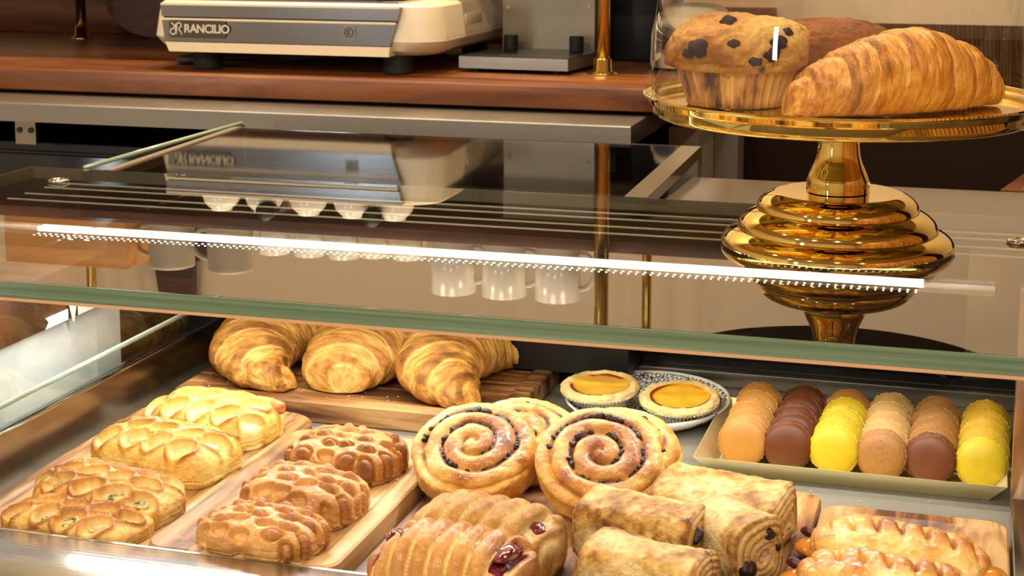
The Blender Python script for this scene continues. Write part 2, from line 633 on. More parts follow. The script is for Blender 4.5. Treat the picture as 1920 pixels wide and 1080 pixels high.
def _muffin_paper():
    t = NT('muffin_paper')
    n = t.noise(t.coords((42, 42, 14)), 1.0, 4, 0.6)
    col = t.ramp(n, [(0.36, S((62, 36, 44))), (0.45, S((164, 112, 62))), (0.60, S((214, 172, 102)))])
    t.bsdf(col, 0.5)
    return t.m


M['muffin_paper'] = _muffin_paper()


def _crackle():
    t = NT('crackle_glaze')
    v = t.coords()
    vo = t.n('ShaderNodeTexVoronoi', feature='DISTANCE_TO_EDGE')
    vo.inputs['Scale'].default_value = 250.0
    t.l(v, vo.inputs['Vector'])
    col = t.ramp(vo.outputs[0], [(0.05, S((20, 20, 24))), (0.14, S((236, 234, 226)))])
    t.bsdf(col, 0.15, coat=0.5)
    return t.m


M['crackle'] = _crackle()


def macaron_mat(name, rgb, specks=False):
    t = NT(name)
    v = t.coords()
    n = t.noise(v, 120, 4, 0.6)
    d = tuple(c * 0.86 for c in rgb)
    col = t.mix(n, S(d), S(rgb))
    if specks:
        n2 = t.noise(v, 900, 2, 0.5)
        col = t.mix(t.math('GREATER_THAN', n2, 0.66), col, S((92, 54, 24)))
    t.bsdf(col, 0.42, bump=n, bstr=0.12, bdist=0.0006, spec=0.3)
    return t.m


MAC = {
    'caramel': (macaron_mat('macaron_caramel', (190, 132, 58)), plain('caramel_cream', (172, 108, 52), 0.6)),
    'chocolate': (macaron_mat('macaron_chocolate', (104, 54, 24)), plain('ganache', (84, 40, 20), 0.6)),
    'lemon': (macaron_mat('macaron_lemon', (214, 184, 34)), plain('lemon_cream', (238, 216, 110), 0.6)),
    'vanilla': (macaron_mat('macaron_vanilla', (206, 164, 98)), plain('vanilla_cream', (232, 204, 150), 0.6)),
    'coffee': (macaron_mat('macaron_coffee', (168, 118, 58), True), plain('coffee_cream', (150, 92, 44), 0.6)),
    'cocoa': (macaron_mat('macaron_cocoa', (112, 62, 34)), plain('cocoa_cream', (104, 56, 32), 0.6)),
    'mango': (macaron_mat('macaron_mango', (214, 172, 44)), plain('mango_cream', (244, 224, 150), 0.6)),
}

# ------------------------------------------------------------------ the room
def struct(o):
    o['kind'] = 'structure'
    return o


X0, X1, Y0, Y1, ZC = -3.2, 1.7, -2.5, 2.62, 2.7
struct(box('floor', X0, X1, Y0, Y1, -0.05, 0, M['floor']))
struct(box('ceiling', X0, X1, Y0, Y1, ZC, ZC + 0.05, M['ceiling']))
struct(box('wall_back', X0, X1, Y1, Y1 + 0.05, 0, ZC, M['wall_beige']))
struct(box('wall_left', X0 - 0.05, X0, Y0, Y1, 0, ZC, M['wall_beige']))
wr = struct(box('wall_right', X1, X1 + 0.05, Y0, Y1, 0, ZC, M['wall_dark']))
struct(box('trim_1', -2.6, -0.32, 2.585, 2.62, 1.124, 1.192, M['walnut'], bevel=0.003))
# customer side wall with its shop window
WX0, WX1, WZ0, WZ1 = -2.72, -2.38, 1.1, 2.05
for (a, b, c, d) in ((X0, WX0, 0, ZC), (WX1, X1, 0, ZC), (WX0, WX1, 0, WZ0), (WX0, WX1, WZ1, ZC)):
    struct(box('wall_front', a, b, Y0 - 0.05, Y0, c, d, M['wall_beige']))
wf = struct(box('window_1', WX0, WX1, Y0 - 0.05, Y0 - 0.045, WZ0, WZ1, M['window_sky']))
for (a, b, c, d) in ((WX0, WX1, WZ0, WZ0 + .05), (WX0, WX1, WZ1 - .05, WZ1), (WX0, WX0 + .05, WZ0, WZ1), (WX1 - .05, WX1, WZ0, WZ1), (-2.558, -2.542, WZ0, WZ1)):
    struct(box('window_frame', a, b, Y0 - 0.04, Y0 + 0.01, c, d, M['dark_steel'], wf))
# wooden slats on the right-hand wall (they show in the gold stand)
bm = bmesh.new()
for k in range(44):
    y = -2.3 + k * 0.1
    g = bmesh.ops.create_cube(bm, size=1.0)
    for v in g['verts']:
        v.co = Vector((1.66 + v.co.x * 0.07, y + v.co.y * 0.07, 1.35 + v.co.z * 2.6))
me = bpy.data.meshes.new('wall_panelling')
bm.to_mesh(me)
bm.free()
tag(link('trim_2', me, M['slats']), kind='structure')
for (lx, ly) in DOWNLIGHTS:
    d = thing('ceiling_downlight', 'unseen round recessed ceiling downlight over the coffee bar and counter', 'lamp', (lx, ly, ZC - 0.012), 0, 'recessed ceiling downlights')
    o = link('trim_ring', lathe_me('trim_ring', [(0.060, 0.012), (0.062, 0.0), (0.074, -0.002), (0.078, 0.012)], 32), M['white'], d)
    o2 = link('lens', lathe_me('lens', [(0.0, 0.006), (0.059, 0.006), (0.059, 0.011), (0.0, 0.011)], 32), M['lamp_on'], d)

# ------------------------------------------------------------------ the coffee bar behind
WT = 1.124
o = box('wooden_counter', -2.7, -0.325, 1.985, 2.585, WT - 0.031, WT, M['walnut'], bevel=0.004)
tag(o, 'dark walnut slab worktop of the coffee bar under the espresso machine', 'counter')

bench = thing('steel_workbench', 'brushed steel workbench top with square front edge under the walnut slab', 'workbench', (-1.55, 1.886, 0))
box('bench_top', -2.7, -0.404, 1.886, 2.58, 1.062, 1.0885, M['steel'], bench, bevel=0.0025)
box('front_apron', -2.7, -0.404, 1.8845, 1.8872, 1.0625, 1.0865, brushed('apron_steel', (150, 142, 128), 0.55, 'X', 0.2, 0.7), bench)
box('spacer', -2.69, -0.45, 2.02, 2.56, 1.0886, WT - 0.0312, M['black'], bench)
for bx in (-1.262, -0.70, -0.444):
    b = box('bracket', bx - 0.016, bx + 0.016, 1.905, 1.911, 1.028, 1.0615, M['steel'], bench)
    for dx in (-0.009, 0.009):
        cyl('screw', (bx + dx, 1.9049, 1.048), 0.004, 0.002, M['dark_steel'], b, '-Y', 12)
for lx in (-2.6, -0.46):
    box('bench_leg', lx - 0.02, lx + 0.02, 2.50, 2.54, 0, 1.062, M['steel'], bench)

fr = thing('under_counter_fridge', 'black under-counter fridge beneath the steel workbench', 'fridge', (-1.5, 1.95, 0))
box('fridge_body', -2.6, -0.50, 1.965, 2.48, 0.05, 1.022, M['black'], fr, bevel=0.003)
box('plinth', -2.58, -0.52, 2.0, 2.46, 0.0, 0.05, M['charcoal'], fr)
for (a, b) in ((-2.55, -1.60), (-1.59, -1.055), (-1.035, -0.51)):
    dr = box('fridge_door', a, b, 1.945, 1.965, 0.08, 1.008, M['black_gloss'], fr, bevel=0.002)
    box('handle_strip', a, b, 1.943, 1.952, 1.009, 1.012, M['dark_steel'], dr)

# paddle board leaning on the backsplash
pb = thing('paddle_board', 'dark round-bottomed wooden serving board leaning behind the coffee machine', 'serving board', (-1.41, 2.535, WT))
pts = []
for k in range(40):
    a = math.pi + math.pi * k / 39
    pts.append((0.105 * math.cos(a), 0.075 + 0.075 * math.sin(a)))
pts += [(0.105, 0.30), (0.04, 0.34), (0.03, 0.46), (-0.03, 0.46), (-0.04, 0.34), (-0.105, 0.30)]
pl = [[(x, 0.006 + 0.05 * z / .46, z) for x, z in pts], [(x, 0.022 + 0.05 * z / .46, z) for x, z in pts]]
link('board', loft_me('board', pl), M['shelf_wood'], pb)


def brass_post(px, Y, r, label, ztop=1.72, z0=WT):
    p = atY(px, 40, Y)
    t = thing('brass_post', label, 'post', (p[0], Y, z0), 0, 'brass posts of the coffee bar shelf')
    link('tube', lathe_me('tube', [(r, 0.004), (r, ztop - z0)], 24), M['brass'], t)
    link('flange', lathe_me('flange', [(r * 2.1, 0), (r * 2.1, 0.003), (r * 1.3, 0.006), (r * 1.22, 0.022), (r * 0.9, 0.023)], 32), M['brass'], t)
    return t


brass_post(152, 2.476, 0.0088, 'slim brass post on the walnut counter beside the dark paddle board')
brass_post(1131, 2.137, 0.0102, 'thick brass post on the walnut counter beside the steel grinder stand')
brass_post(1218, 2.48, 0.0080, 'brass post half hidden behind the glass dome edge')

sh = box('wall_shelf', -2.3, -0.30, 2.16, 2.575, 1.281, 1.299, M['shelf_wood'], bevel=0.002)
tag(sh, 'dark wooden shelf on brass posts above the espresso machine', 'shelf')

# ---- espresso machine
MX0, MX1, MYF = -1.143, -0.702, 2.03
ma = thing('espresso_machine', 'cream and steel espresso machine on the walnut coffee bar', 'coffee machine', ((MX0 + MX1) / 2, MYF + 0.2, WT))
mcx, mcy, mw, mh = (MX0 + MX1) / 2 - ma.location.x, 0.02, MX1 - MX0, 0.44
loops = []
for z, ins in ((0.027, 0.022), (0.034, 0.008), (0.045, 0.001), (0.0455, 0.0022), (0.0465, 0.0022), (0.047, 0.0), (0.08, 0.004), (0.094, 0.007), (0.098, 0.012)):
    loops.append(rrect(mcx, mcy, mw - 2 * ins, mh - 2 * ins, 0.045, z, 10))
body = link('lower_body', loft_me('lower_body', loops), M['cream'], ma)
smooth_by_angle(body, 30)


def mprism(name, quad, y0, y1, mat, parent):
    """front panel: quad of (X, Z) world corners, between two depths"""
    c = ma.location
    lo = [[(x - c.x, y0 - c.y, z - c.z) for x, z in quad], [(x - c.x, y1 - c.y, z - c.z) for x, z in quad]]
    me = loft_me(name, lo)
    return link(name, me, mat, parent)


up_p = mprism('upper_panel', [(-1.112, 1.2005), (-0.7575, 1.2005), (-0.7540, 1.2185), (-1.114, 1.2185)], MYF - 0.006, MYF + 0.03, M['machine_steel'], ma)
box('panel_lip', -1.112, -0.7545, MYF - 0.0085, MYF - 0.0045, 1.2165, 1.2195, M['beige_strip'], up_p)
lo_p = mprism('lower_panel', [(-1.108, 1.1655), (-0.7685, 1.1655), (-0.7590, 1.1975), (-1.112, 1.1975)], MYF - 0.006, MYF + 0.03, M['machine_steel'], ma)
box('panel_lip', -1.112, -0.7595, MYF - 0.0085, MYF - 0.0045, 1.1955, 1.1985, M['beige_strip'], lo_p)
mprism('lower_trim', [(-1.102, 1.151), (-0.7705, 1.151), (-0.7690, 1.1645), (-1.108, 1.1645)], MYF - 0.0055, MYF + 0.03, M['beige_strip'], ma)
box('seam', -1.11, -0.76, MYF - 0.003, MYF + 0.02, 1.1970, 1.2010, M['black'], ma)
for (fx, fy) in ((-1.062, 2.066), (-0.774, 2.071), (-1.062, 2.42), (-0.774, 2.42)):
    f = cyl('foot', (fx, fy, WT), 0.021, 0.0285, M['rubber'], ma, bev=0.002)
tray = box('drip_tray', -1.10, -0.765, MYF + 0.02, 2.25, 1.2225, 1.2245, M['steel_mirror'], ma)
box('grille', -1.06, -0.80, MYF + 0.03, 2.20, 1.2246, 1.2262, M['dark_steel'], tray)
box('upper_body', -1.118, -0.728, 2.262, 2.44, 1.222, 1.278, M['charcoal'], ma, bevel=0.008)
for gx in (-1.02, -0.855):
    g = cyl('group_head', (gx, 2.225, 1.256), 0.030, 0.022, M['steel_mirror'], ma, bev=0.002)
    h = tube_me('portafilter_handle', [(0, -0.028, 0.006), (0.01, -0.06, 0.004), (0.03, -0.12, -0.004), (0.036, -0.15, -0.006)], lambda s: 0.008 + 0.006 * s, 14)
    link('portafilter_handle', h, M['black'], g)
# air vent pressed into the right cheek
box('side_vent', MX1 - 0.0075, MX1 - 0.0015, 2.16, 2.235, 1.185, 1.203, M['beige_strip'], ma, bevel=0.002)
box('side_seam', MX1 - 0.004, MX1 - 0.0005, 2.07, 2.40, 1.1745, 1.1755, M['grey_panel'], ma)
# name badge
bd = link('badge', loft_me('badge', [[(x, 0.0, z) for x, z, _ in rrect(0, 0, 0.0885, 0.0255, 0.004, 0)], [(x, -0.0025, z) for x, z, _ in rrect(0, 0, 0.0875, 0.0245, 0.004, 0)]]), plain('badge_dark', (66, 58, 44), 0.45), ma)
bc = Vector((-1.0555, MYF - 0.0062, 1.1835))
bd.location = bc - ma.location
letter = plain('badge_letters', (214, 204, 176), 0.4)


def text(name, body, size, loc, mat, parent, rot, bold=0.0, extrude=0.0004, space=1.0, align='LEFT'):
    c = bpy.data.curves.new(name, 'FONT')
    c.body = body
    c.size = size
    c.extrude = extrude
    c.offset = bold
    c.space_character = space
    c.align_x = align
    c.align_y = 'CENTER'
    c.materials.append(mat)
    o = bpy.data.objects.new(name, c)
    COL.objects.link(o)
    dg = bpy.context.evaluated_depsgraph_get()
    me = bpy.data.meshes.new_from_object(o.evaluated_get(dg))
    bpy.data.objects.remove(o)
    bpy.data.curves.remove(c)
    o = bpy.data.objects.new(name, me)
    if not me.materials:
        me.materials.append(mat)
    COL.objects.link(o)
    o.parent = parent
    o.location = loc
    o.rotation_euler = rot
    return o


text('lettering', 'RANCILIO', 0.0163, (-0.0205, -0.0030, 0.0), letter, bd, (math.radians(90), 0, 0), 0.00045, 0.0002, 0.93)


def strokes(name, lines, r, mat, parent, depth=-0.003):
    bm = bmesh.new()
    V, Q, n0 = [], [], 0
    for ln in lines:
        me = tube_me('s', [(x, depth, z) for x, z in ln], r, 8)
        bm.from_mesh(me)
        bpy.data.meshes.remove(me)
    me = bpy.data.meshes.new(name)
    bm.to_mesh(me)
    bm.free()
    for v in me.vertices:
        v.co.y = depth + (v.co.y - depth) * 0.3
    return link(name, me, mat, parent, True)


def arc(cx, cz, r, a0, a1, n=14):
    return [(cx + r * math.cos(math.radians(a0 + (a1 - a0) * k / n)), cz + r * math.sin(math.radians(a0 + (a1 - a0) * k / n))) for k in range(n + 1)]


em = [[(-0.0400, 0.0088), (-0.0372, 0.0060)] + arc(-0.0382, 0.0030, 0.0030, 60, -60, 8),
      arc(-0.0375, -0.0040, 0.0042, 80, 400, 20) + [(-0.0330, 0.0015), (-0.0330, 0.0070)],
      [(-0.0318, -0.0082), (-0.0318, 0.0045)] + arc(-0.0282, 0.0048, 0.0036, 180, -80, 18) + [(-0.0300, 0.0008), (-0.0262, -0.0035), (-0.0240, -0.0085)]]
strokes('emblem', em, 0.00105, letter, bd)
# power symbol pressed into the lower panel
pw = mprism('power_button', [(-0.8375, 1.1745), (-0.8180, 1.1745), (-0.8180, 1.1925), (-0.8375, 1.1925)], MYF - 0.0068, MYF - 0.005, plain('power_plate', (128, 122, 108), 0.3, 0.8), ma)
pc = Vector((-0.8278, MYF - 0.007, 1.1835)) - ma.location
so = strokes('power_symbol', [arc(0, 0, 0.0062, 0, 360, 28), [(0, -0.003), (0, 0.003)], arc(0, 0, 0.0030, 60, 300, 14)], 0.0006, M['dark_steel'], pw, 0)
so.location = pc

# upturned cups drying on the drip tray
cup_prof = [(0.030, 0), (0.0315, 0.001), (0.0305, 0.012), (0.027, 0.028), (0.020, 0.038), (0.017, 0.040), (0.0165, 0.044), (0.015, 0.044), (0.0145, 0.0415), (0.0, 0.0415)]
cup_me = lathe_me('cup', cup_prof, 40)
for i, cx in enumerate((-1.075, -1.005, -0.935, -0.865, -0.80)):
    o = link('espresso_cup', cup_me if i == 0 else cup_me, None, None)
    if i == 0:
        cup_me.materials.append(M['white_ceramic'])
    o.location = (cx, 2.12, 1.2264)
    o.scale = (0.95, 0.95, 0.75)
    tag(o, 'white coffee cup turned upside down on the espresso machine tray', 'cup', 'upturned cups on the espresso machine')

# power cable looping from under the machine
cp = [(-0.97, 2.22, WT + .006), (-1.02, 2.16, WT + .008), (-1.075, 2.115, WT + .010), (-1.118, 2.10, WT + .0075), (-1.134, 2.115, WT + .007), (-1.118, 2.14, WT + .009), (-1.05, 2.17, WT + .009), (-0.98, 2.19, WT + .0062), (-0.90, 2.26, WT + .0062), (-0.82, 2.40, WT + .0062)]


def catmull(P, n):
    P = np.array(P, float)
    P = np.vstack([2 * P[0] - P[1], P, 2 * P[-1] - P[-2]])
    out = []
    segs = len(P) - 3
    for u in np.linspace(0, segs - 1e-9, n):
        i = int(u)
        t = u - i
        p0, p1, p2, p3 = P[i], P[i + 1], P[i + 2], P[i + 3]
        out.append(0.5 * ((2 * p1) + (-p0 + p2) * t + (2 * p0 - 5 * p1 + 4 * p2 - p3) * t * t + (-p0 + 3 * p1 - 3 * p2 + p3) * t ** 3))
    return np.array(out)


tag(link('power_cable', tube_me('power_cable', catmull(cp, 80), 0.0052, 10), plain('grey_cable', (58, 58, 62), 0.5)), 'grey power cable looped under the espresso machine front foot', 'cable')

# ---- steel grinder stand
gs = thing('grinder_stand', 'brushed steel stand with upright back plate and two black pegs beside the espresso machine', 'stand', (-0.605, 2.19, WT))
c = gs.location
pl_q = [(-0.700, 2.115), (-0.541, 2.109), (-0.520, 2.275), (-0.679, 2.281)]
lo = [[(x - c.x, y - c.y, 0.006) for x, y in pl_q], [(x - c.x, y - c.y, 0.0225) for x, y in pl_q]]
link('platform', loft_me('platform', lo), M['steel'], gs)
ed = [[(x - c.x, y - c.y, 0.0226) for x, y in pl_q], [(x - c.x, y - c.y, 0.0236) for x, y in pl_q]]
link('platform_plate', loft_me('platform_plate', ed), M['dark_steel'], gs)
bp = box('back_plate', -0.677, -0.538, 2.252, 2.262, WT + 0.0236, 1.276, brushed('matt_steel', (150, 140, 120), 0.45, 'Z', 0.1), gs)
for px in (953, 1104):
    p = atY(px, 13, 2.25)
    cyl('rivet', (p[0], 2.2521, p[2]), 0.0032, 0.002, M['steel_mirror'], bp, '-Y', 14)
for px in (958, 1081):
    p = atY(px, 88, 2.222)
    cyl('rubber_peg', (p[0], 2.222, WT + 0.0237), 0.0105, 0.0215, M['rubber'], gs, bev=0.001)
for (fx, fy) in ((-0.68, 2.13), (-0.56, 2.125), (-0.54, 2.26), (-0.66, 2.265)):
    cyl('foot', (fx, fy, WT), 0.007, 0.0062, M['rubber'], gs, seg=16)

# black appliance and white grinder seen between post and dome
top_box('black_appliance', -0.545, -0.445, 2.34, 2.462, WT, 1.262, M['black'], 'black box-shaped appliance in shadow behind the thick brass post', 'appliance', 0.004)
wg = thing('white_grinder', 'white rounded appliance with black dial peeking out behind the glass dome', 'appliance', (-0.395, 2.27, WT))
lp = [rrect(0, 0, 0.112, 0.12, 0.03, z) for z in (0.004,)] + [rrect(0, 0, 0.114 - 2 * i, 0.122 - 2 * i, 0.03, z) for z, i in ((0.01, 0), (0.05, 0.001), (0.075, 0.006), (0.088, 0.018), (0.092, 0.03))]
smooth_by_angle(link('housing', loft_me('housing', lp), M['cream'], wg), 30)
dl = cyl('dial', (-0.425, 2.2085, WT + 0.047), 0.016, 0.004, M['black'], wg, '-Y', 28)
cyl('dial_ring', (-0.425, 2.2087, WT + 0.047), 0.020, 0.003, M['steel_mirror'], wg, '-Y', 28)

# ---- crockery on the shelf (seen mirrored in the case glass)
SZ = 1.2995


def mug(name, label, cat, group, X, Y, r, h, side, mat, hr, ribs=False, taper=1.0):
    t = thing(name, label, cat, (X, Y, SZ), 0, group)
    prof = [(0.0, 0.0), (r * .86, 0.0), (r * .9, 0.003), (r, 0.008), (r * taper, h), (r * taper - .003, h), (r - .004, 0.01), (0.0, 0.008)]
    if ribs:
        prof = [(0.0, 0.0), (r * .9, 0.0)] + [(r * (1 + .012 * (k % 2)), 0.008 + (h - .012) * k / 30) for k in range(31)] + [(r, h), (r - .004, h), (r - .005, 0.012), (0, 0.01)]
    link('body', lathe_me('body', prof, 40), mat, t)
    hp = [(side * (r - .002), 0, h * .82)] + [(side * (r + hr * math.cos(math.radians(a)) * 1.0), 0, h * .52 + h * .3 * math.sin(math.radians(a))) for a in range(70, -80, -15)] + [(side * (r - .002), 0, h * .24)]
    link('handle', tube_me('handle', catmull(hp, 30), 0.0042, 10), mat, t)
    return t


stone = plain('stoneware_grey', (196, 184, 158), 0.35)
for px, lab in ((322, 'ribbed grey stoneware mug standing next to the bamboo crate on the shelf'), (432, 'ribbed grey stoneware mug standing next to the small white cups on the shelf')):
    mug('stoneware_mug', lab, 'mug', 'ribbed mugs on the shelf', atY(px, 500, 2.24)[0], 2.24, 0.036, 0.082, -1, stone, 0.030, True)
for px in (515, 580, 645):
    mug('white_cup', 'small white cup with curled handle on the dark shelf', 'cup', 'small white cups on the shelf', atY(px, 500, 2.26)[0], 2.26, 0.022, 0.055, 1, M['white_ceramic'], 0.014, False, 1.12)
for px in (702, 764):
    mug('cream_cup', 'small cream cup with curled handle on the dark shelf', 'cup', 'small cream cups on the shelf', atY(px, 500, 2.26)[0], 2.26, 0.022, 0.050, 1, M['cream'], 0.014, False, 1.08)
for px in (850, 945, 1045):
    mug('tall_mug', 'tall plain white mug with square handle on the dark shelf', 'mug', 'tall white mugs on the shelf', atY(px, 520, 2.24)[0], 2.24, 0.034, 0.092, 1, M['white_ceramic'], 0.022)
cx0, cx1 = atY(8, 470, 2.2)[0], atY(248, 470, 2.2)[0]
top_box('bamboo_crate', cx0, cx1 - 0.012, 2.2, 2.42, SZ, SZ + 0.085, M['bamboo'], 'pale bamboo box at the end of the shelf above the coffee bar', 'box', 0.003)

# right-hand background behind the cake stand
pA, pB, pC = atY(1240, 300, 2.12), atY(1309, 300, 2.12), atY(1386, 300, 2.25)
gc = thing('grey_cabinet', 'narrow grey cabinet end panel standing behind the cake stand foot', 'cabinet', (-0.38, 2.3, 0))
box('front_panel', -0.402, -0.361, 2.12, 2.56, 0.0, 1.058, M['grey_panel'], gc, bevel=0.002)
box('side_panel', -0.3605, -0.326, 2.25, 2.56, 0.0, 1.058, plain('grey_brown_panel', (112, 100, 82), 0.5), gc, bevel=0.002)
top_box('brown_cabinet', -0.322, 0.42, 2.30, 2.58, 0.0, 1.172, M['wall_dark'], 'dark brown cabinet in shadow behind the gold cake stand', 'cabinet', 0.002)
P_, Q_ = at(1876, 356, 1.02), at(1922, 324, 1.02)
sc_ = thing('side_counter', 'wooden counter corner with white sheet at the edge beyond the case', 'counter', (float(P_[0]) + .3, float(P_[1]) + .15, 0))
u_ = (Q_ - P_)[:2] / np.linalg.norm((Q_ - P_)[:2])


def sc_poly(d, z0, z1):
    a_ = P_[:2] + d * np.array([1.2, 0.6])
    q = [a_, a_ + np.array([0.75, -0.02]), a_ + np.array([0.75, 0.22]), a_ + u_ * (0.28 - d)]
    return [[(p[0] - sc_.location.x, p[1] - sc_.location.y, z) for p in q] for z in (z0, z1)]


link('counter_top', loft_me('counter_top', sc_poly(0.0, 0.985, 1.02)), M['walnut'], sc_)
link('counter_base', loft_me('counter_base', sc_poly(0.03, 0.0, 0.985)), M['charcoal'], sc_)
link('sheet', loft_me('sheet', sc_poly(0.022, 1.0202, 1.0215)), M['white'], sc_)

# ------------------------------------------------------------------ the display case
G, T = 1.08, 0.88
case = thing('display_case', 'glass and steel bakery display case holding the pastries', 'display case', (-0.36, 1.24, 0))
box('cabinet_base', -0.79, 0.08, 0.965, 1.72, 0.06, 0.862, M['charcoal'], case, bevel=0.004)
box('plinth', -0.77, 0.05, 1.0, 1.69, 0.0, 0.06, M['black'], case)
box('deck', -0.746, 0.062, 0.945, 1.535, 0.865, T, M['deck'], case)
# front ledge of polished steel with its lower lip
fl = box('front_ledge', -1.0, 0.10, 0.868, 0.947, 0.903, 0.909, M['steel_rim'], case, bevel=0.0015)
box('ledge_back', -1.0, 0.10, 0.9475, 0.9505, 0.862, 0.9085, M['steel'], fl)
box('front_panel', -1.0, 0.10, 0.872, 0.944, 0.50, 0.902, M['steel'], case)
box('front_channel', -1.0, 0.10, 0.852, 0.8675, 0.888, 0.9075, plain('channel_green', (150, 160, 140), 0.25, coat=0.4), case, bevel=0.0015)
box('front_bar', -1.0, 0.10, 0.825, 0.8515, 0.870, 0.898, M['gold_card'], case, bevel=0.003)
# rear step and dark rear doors
rs = box('rear_step', -0.746, 0.062, 1.530, 1.545, T, 0.8955, M['steel'], case, bevel=0.0015)
rd = box('rear_door', -0.744, -0.004, 1.555, 1.568, 0.8965, 1.062, M['charcoal'], case)
box('rear_frame', -0.003, 0.062, 1.552, 1.570, 0.8965, 1.062, M['steel'], case, bevel=0.001)
box('door_track', -0.744, 0.060, 1.545, 1.5549, 0.8965, 0.9035, M['black'], case)
for px, py in ((1168, 668), (1768, 719)):
    p = atY(px, py, 1.553)
    k = cyl('door_knob', (p[0], 1.5549, p[2] + 0.005), 0.0062, 0.006, M['steel_mirror'], case, '-Y', 20, 0.0015)
    cyl('knob_screw', (p[0], 1.5489, p[2]), 0.0028, 0.0008, M['steel_mirror'], k, '-Y', 12).matrix_parent_inverse = Matrix()
    k.children[0].location = (0, 0, 0.006)
    k.children[0].rotation_euler = (0, 0, 0)
# left side: polished wall, ledge, glass
box('side_wall', -0.752, -0.746, 0.94, 1.55, T - 0.01, 0.928, M['steel_y'], case)
box('side_trim', -0.7585, -0.7455, 0.94, 1.55, 0.928, 0.9302, M['steel_mirror'], case, bevel=0.0008)
sg = box('side_glass', -0.7575, -0.7530, 0.93, 1.545, 0.9304, 1.0675, M['glass'], case)
lg = box('lower_glass', -0.7515, -0.7490, 0.945, 1.540, 0.9304, 0.9490, M['glass'], case)
box('glass_edge', -0.7516, -0.7489, 0.945, 1.540, 0.9490, 0.9503, plain('edge_sage', (118, 132, 104), 0.2, coat=0.5), lg)
box('edge_light', -0.7546, -0.7519, 0.945, 1.540, 0.9492, 0.9512, plain('edge_milk', (196, 202, 196), 0.3, coat=0.4), lg)
clip = box('glass_clip', -0.764, -0.747, 1.515, 1.535, 0.985, 1.012, M['steel'], case, bevel=0.003)
# right side
box('side_rail', 0.036, 0.075, 0.94, 1.222, T - 0.005, 0.9065, M['steel_y'], case, bevel=0.002)
box('end_post', 0.036, 0.060, 1.222, 1.246, T, 1.0678, plain('post_bronze', (178, 150, 122), 0.25, 0.9), case, bevel=0.001)
box('end_panel', 0.062, 0.066, 1.222, 1.55, T, 1.0678, M['steel_y'], case)
# glass top
GX0, GX1, GY0, GY1 = -0.955, 0.12, 0.992, 1.452
top_edge = 0.0035


def slab(name, x0, x1, y0, y1, z0, z1, mat, parent):
    return box(name, x0, x1, y0, y1, z0, z1, mat, parent)


SLOPE = 0.003


def tilt(o):
    for v in o.data.vertices:
        v.co.z += SLOPE * (v.co.y + case.location.y - GY0)
    return o


tg = slab('top_glass', GX0, GX1, GY0 + 0.0015, GY1 - 0.0015, G - 0.0125, G, M['glass'], case)
box('front_edge', GX0, GX1, GY0, GY0 + 0.0014, G - 0.0122, G - 0.0003, M['green_edge'], tg)
box('back_edge', GX0, GX1, GY1 - 0.0014, GY1, G - 0.0122, G - 0.0003, M['pale_edge'], tg)
box('side_edge', GX0 - 0.0014, GX0, GY0, GY1, G - 0.0122, G - 0.0003, M['pale_edge'], tg)
box('bevel_edge', GX0, GX1, GY0 - 0.0003, GY0 + 0.0014, G - 0.0146, G - 0.0123, M['bevel_glint'], tg)  # warm reflection on the polished bevel, painted as an amber strip
for o in [tg] + list(tg.children):
    tilt(o)
for (px, py) in ((110, 337), (1912, 450)):
    p = at(px, py, G + 0.0035)
    b = link('glass_button', lathe_me('glass_button', [(0.0, 0.0), (0.010, 0.0), (0.0105, 0.001), (0.0105, 0.002), (0.009, 0.003), (0.006, 0.003), (0.005, 0.002), (0.0, 0.002)], 32), M['steel_mirror'], case)
    b.location = Vector((p[0], p[1], G + SLOPE * (p[1] - GY0) + 0.0004)) - case.location
# frosted joint strips where the pane sits on its rear carrier
for i, yy in enumerate((1.345, 1.375, 1.41, 1.436)):
    jl = box('joint_line', GX0 + 0.04, GX1, yy, yy + 0.0012, G - 0.0142, G - 0.0128, plain('joint_pale', (196, 184, 158), 0.5), case)
    tilt(jl)
box('rear_carrier', -0.90, -0.002, 1.452, 1.468, 1.030, 1.062, M['dark_steel'], case)
# LED light bar below the glass
LY = 1.245
bar = box('light_bar', -0.862, 0.018, LY + 0.004, LY + 0.011, 1.0560, 1.0662, M['steel_mirror'], case)
tb = link('light_tube', tube_me('light_tube', [(-0.815, LY, 1.0628), (-0.035, LY, 1.0628)], 0.0026, 12), M['led'], case)
tb.location = -Vector(case.location)
for xe in ((-0.862, -0.8152), (-0.0348, 0.018)):
    ct = link('tube_end', tube_me('tube_end', [(xe[0], LY, 1.0628), (xe[1], LY, 1.0628)], 0.0024, 12), plain('frosted_tube', (226, 224, 232), 0.25, coat=0.5), case)
    ct.location = -Vector(case.location)
bm = bmesh.new()  # glowing dots added to draw the LED reflections inside the glass slab
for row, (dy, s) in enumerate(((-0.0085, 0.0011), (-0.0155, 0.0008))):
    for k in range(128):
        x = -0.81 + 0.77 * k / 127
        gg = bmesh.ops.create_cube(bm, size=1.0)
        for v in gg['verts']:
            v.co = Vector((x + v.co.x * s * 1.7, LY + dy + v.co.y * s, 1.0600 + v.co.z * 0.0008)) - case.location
me = bpy.data.meshes.new('led_reflection_rows')
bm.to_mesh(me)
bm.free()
link('led_reflection_rows', me, M['led_reflection'], case)
# rear service well under a hinged acrylic lid
box('rear_worktop', -0.294, 0.60, 1.470, 1.668, 1.045, 1.0665, M['taupe_top'], case)
box('well_liner', -0.880, -0.315, 1.470, 1.745, 0.90, 1.02, M['black'], case)

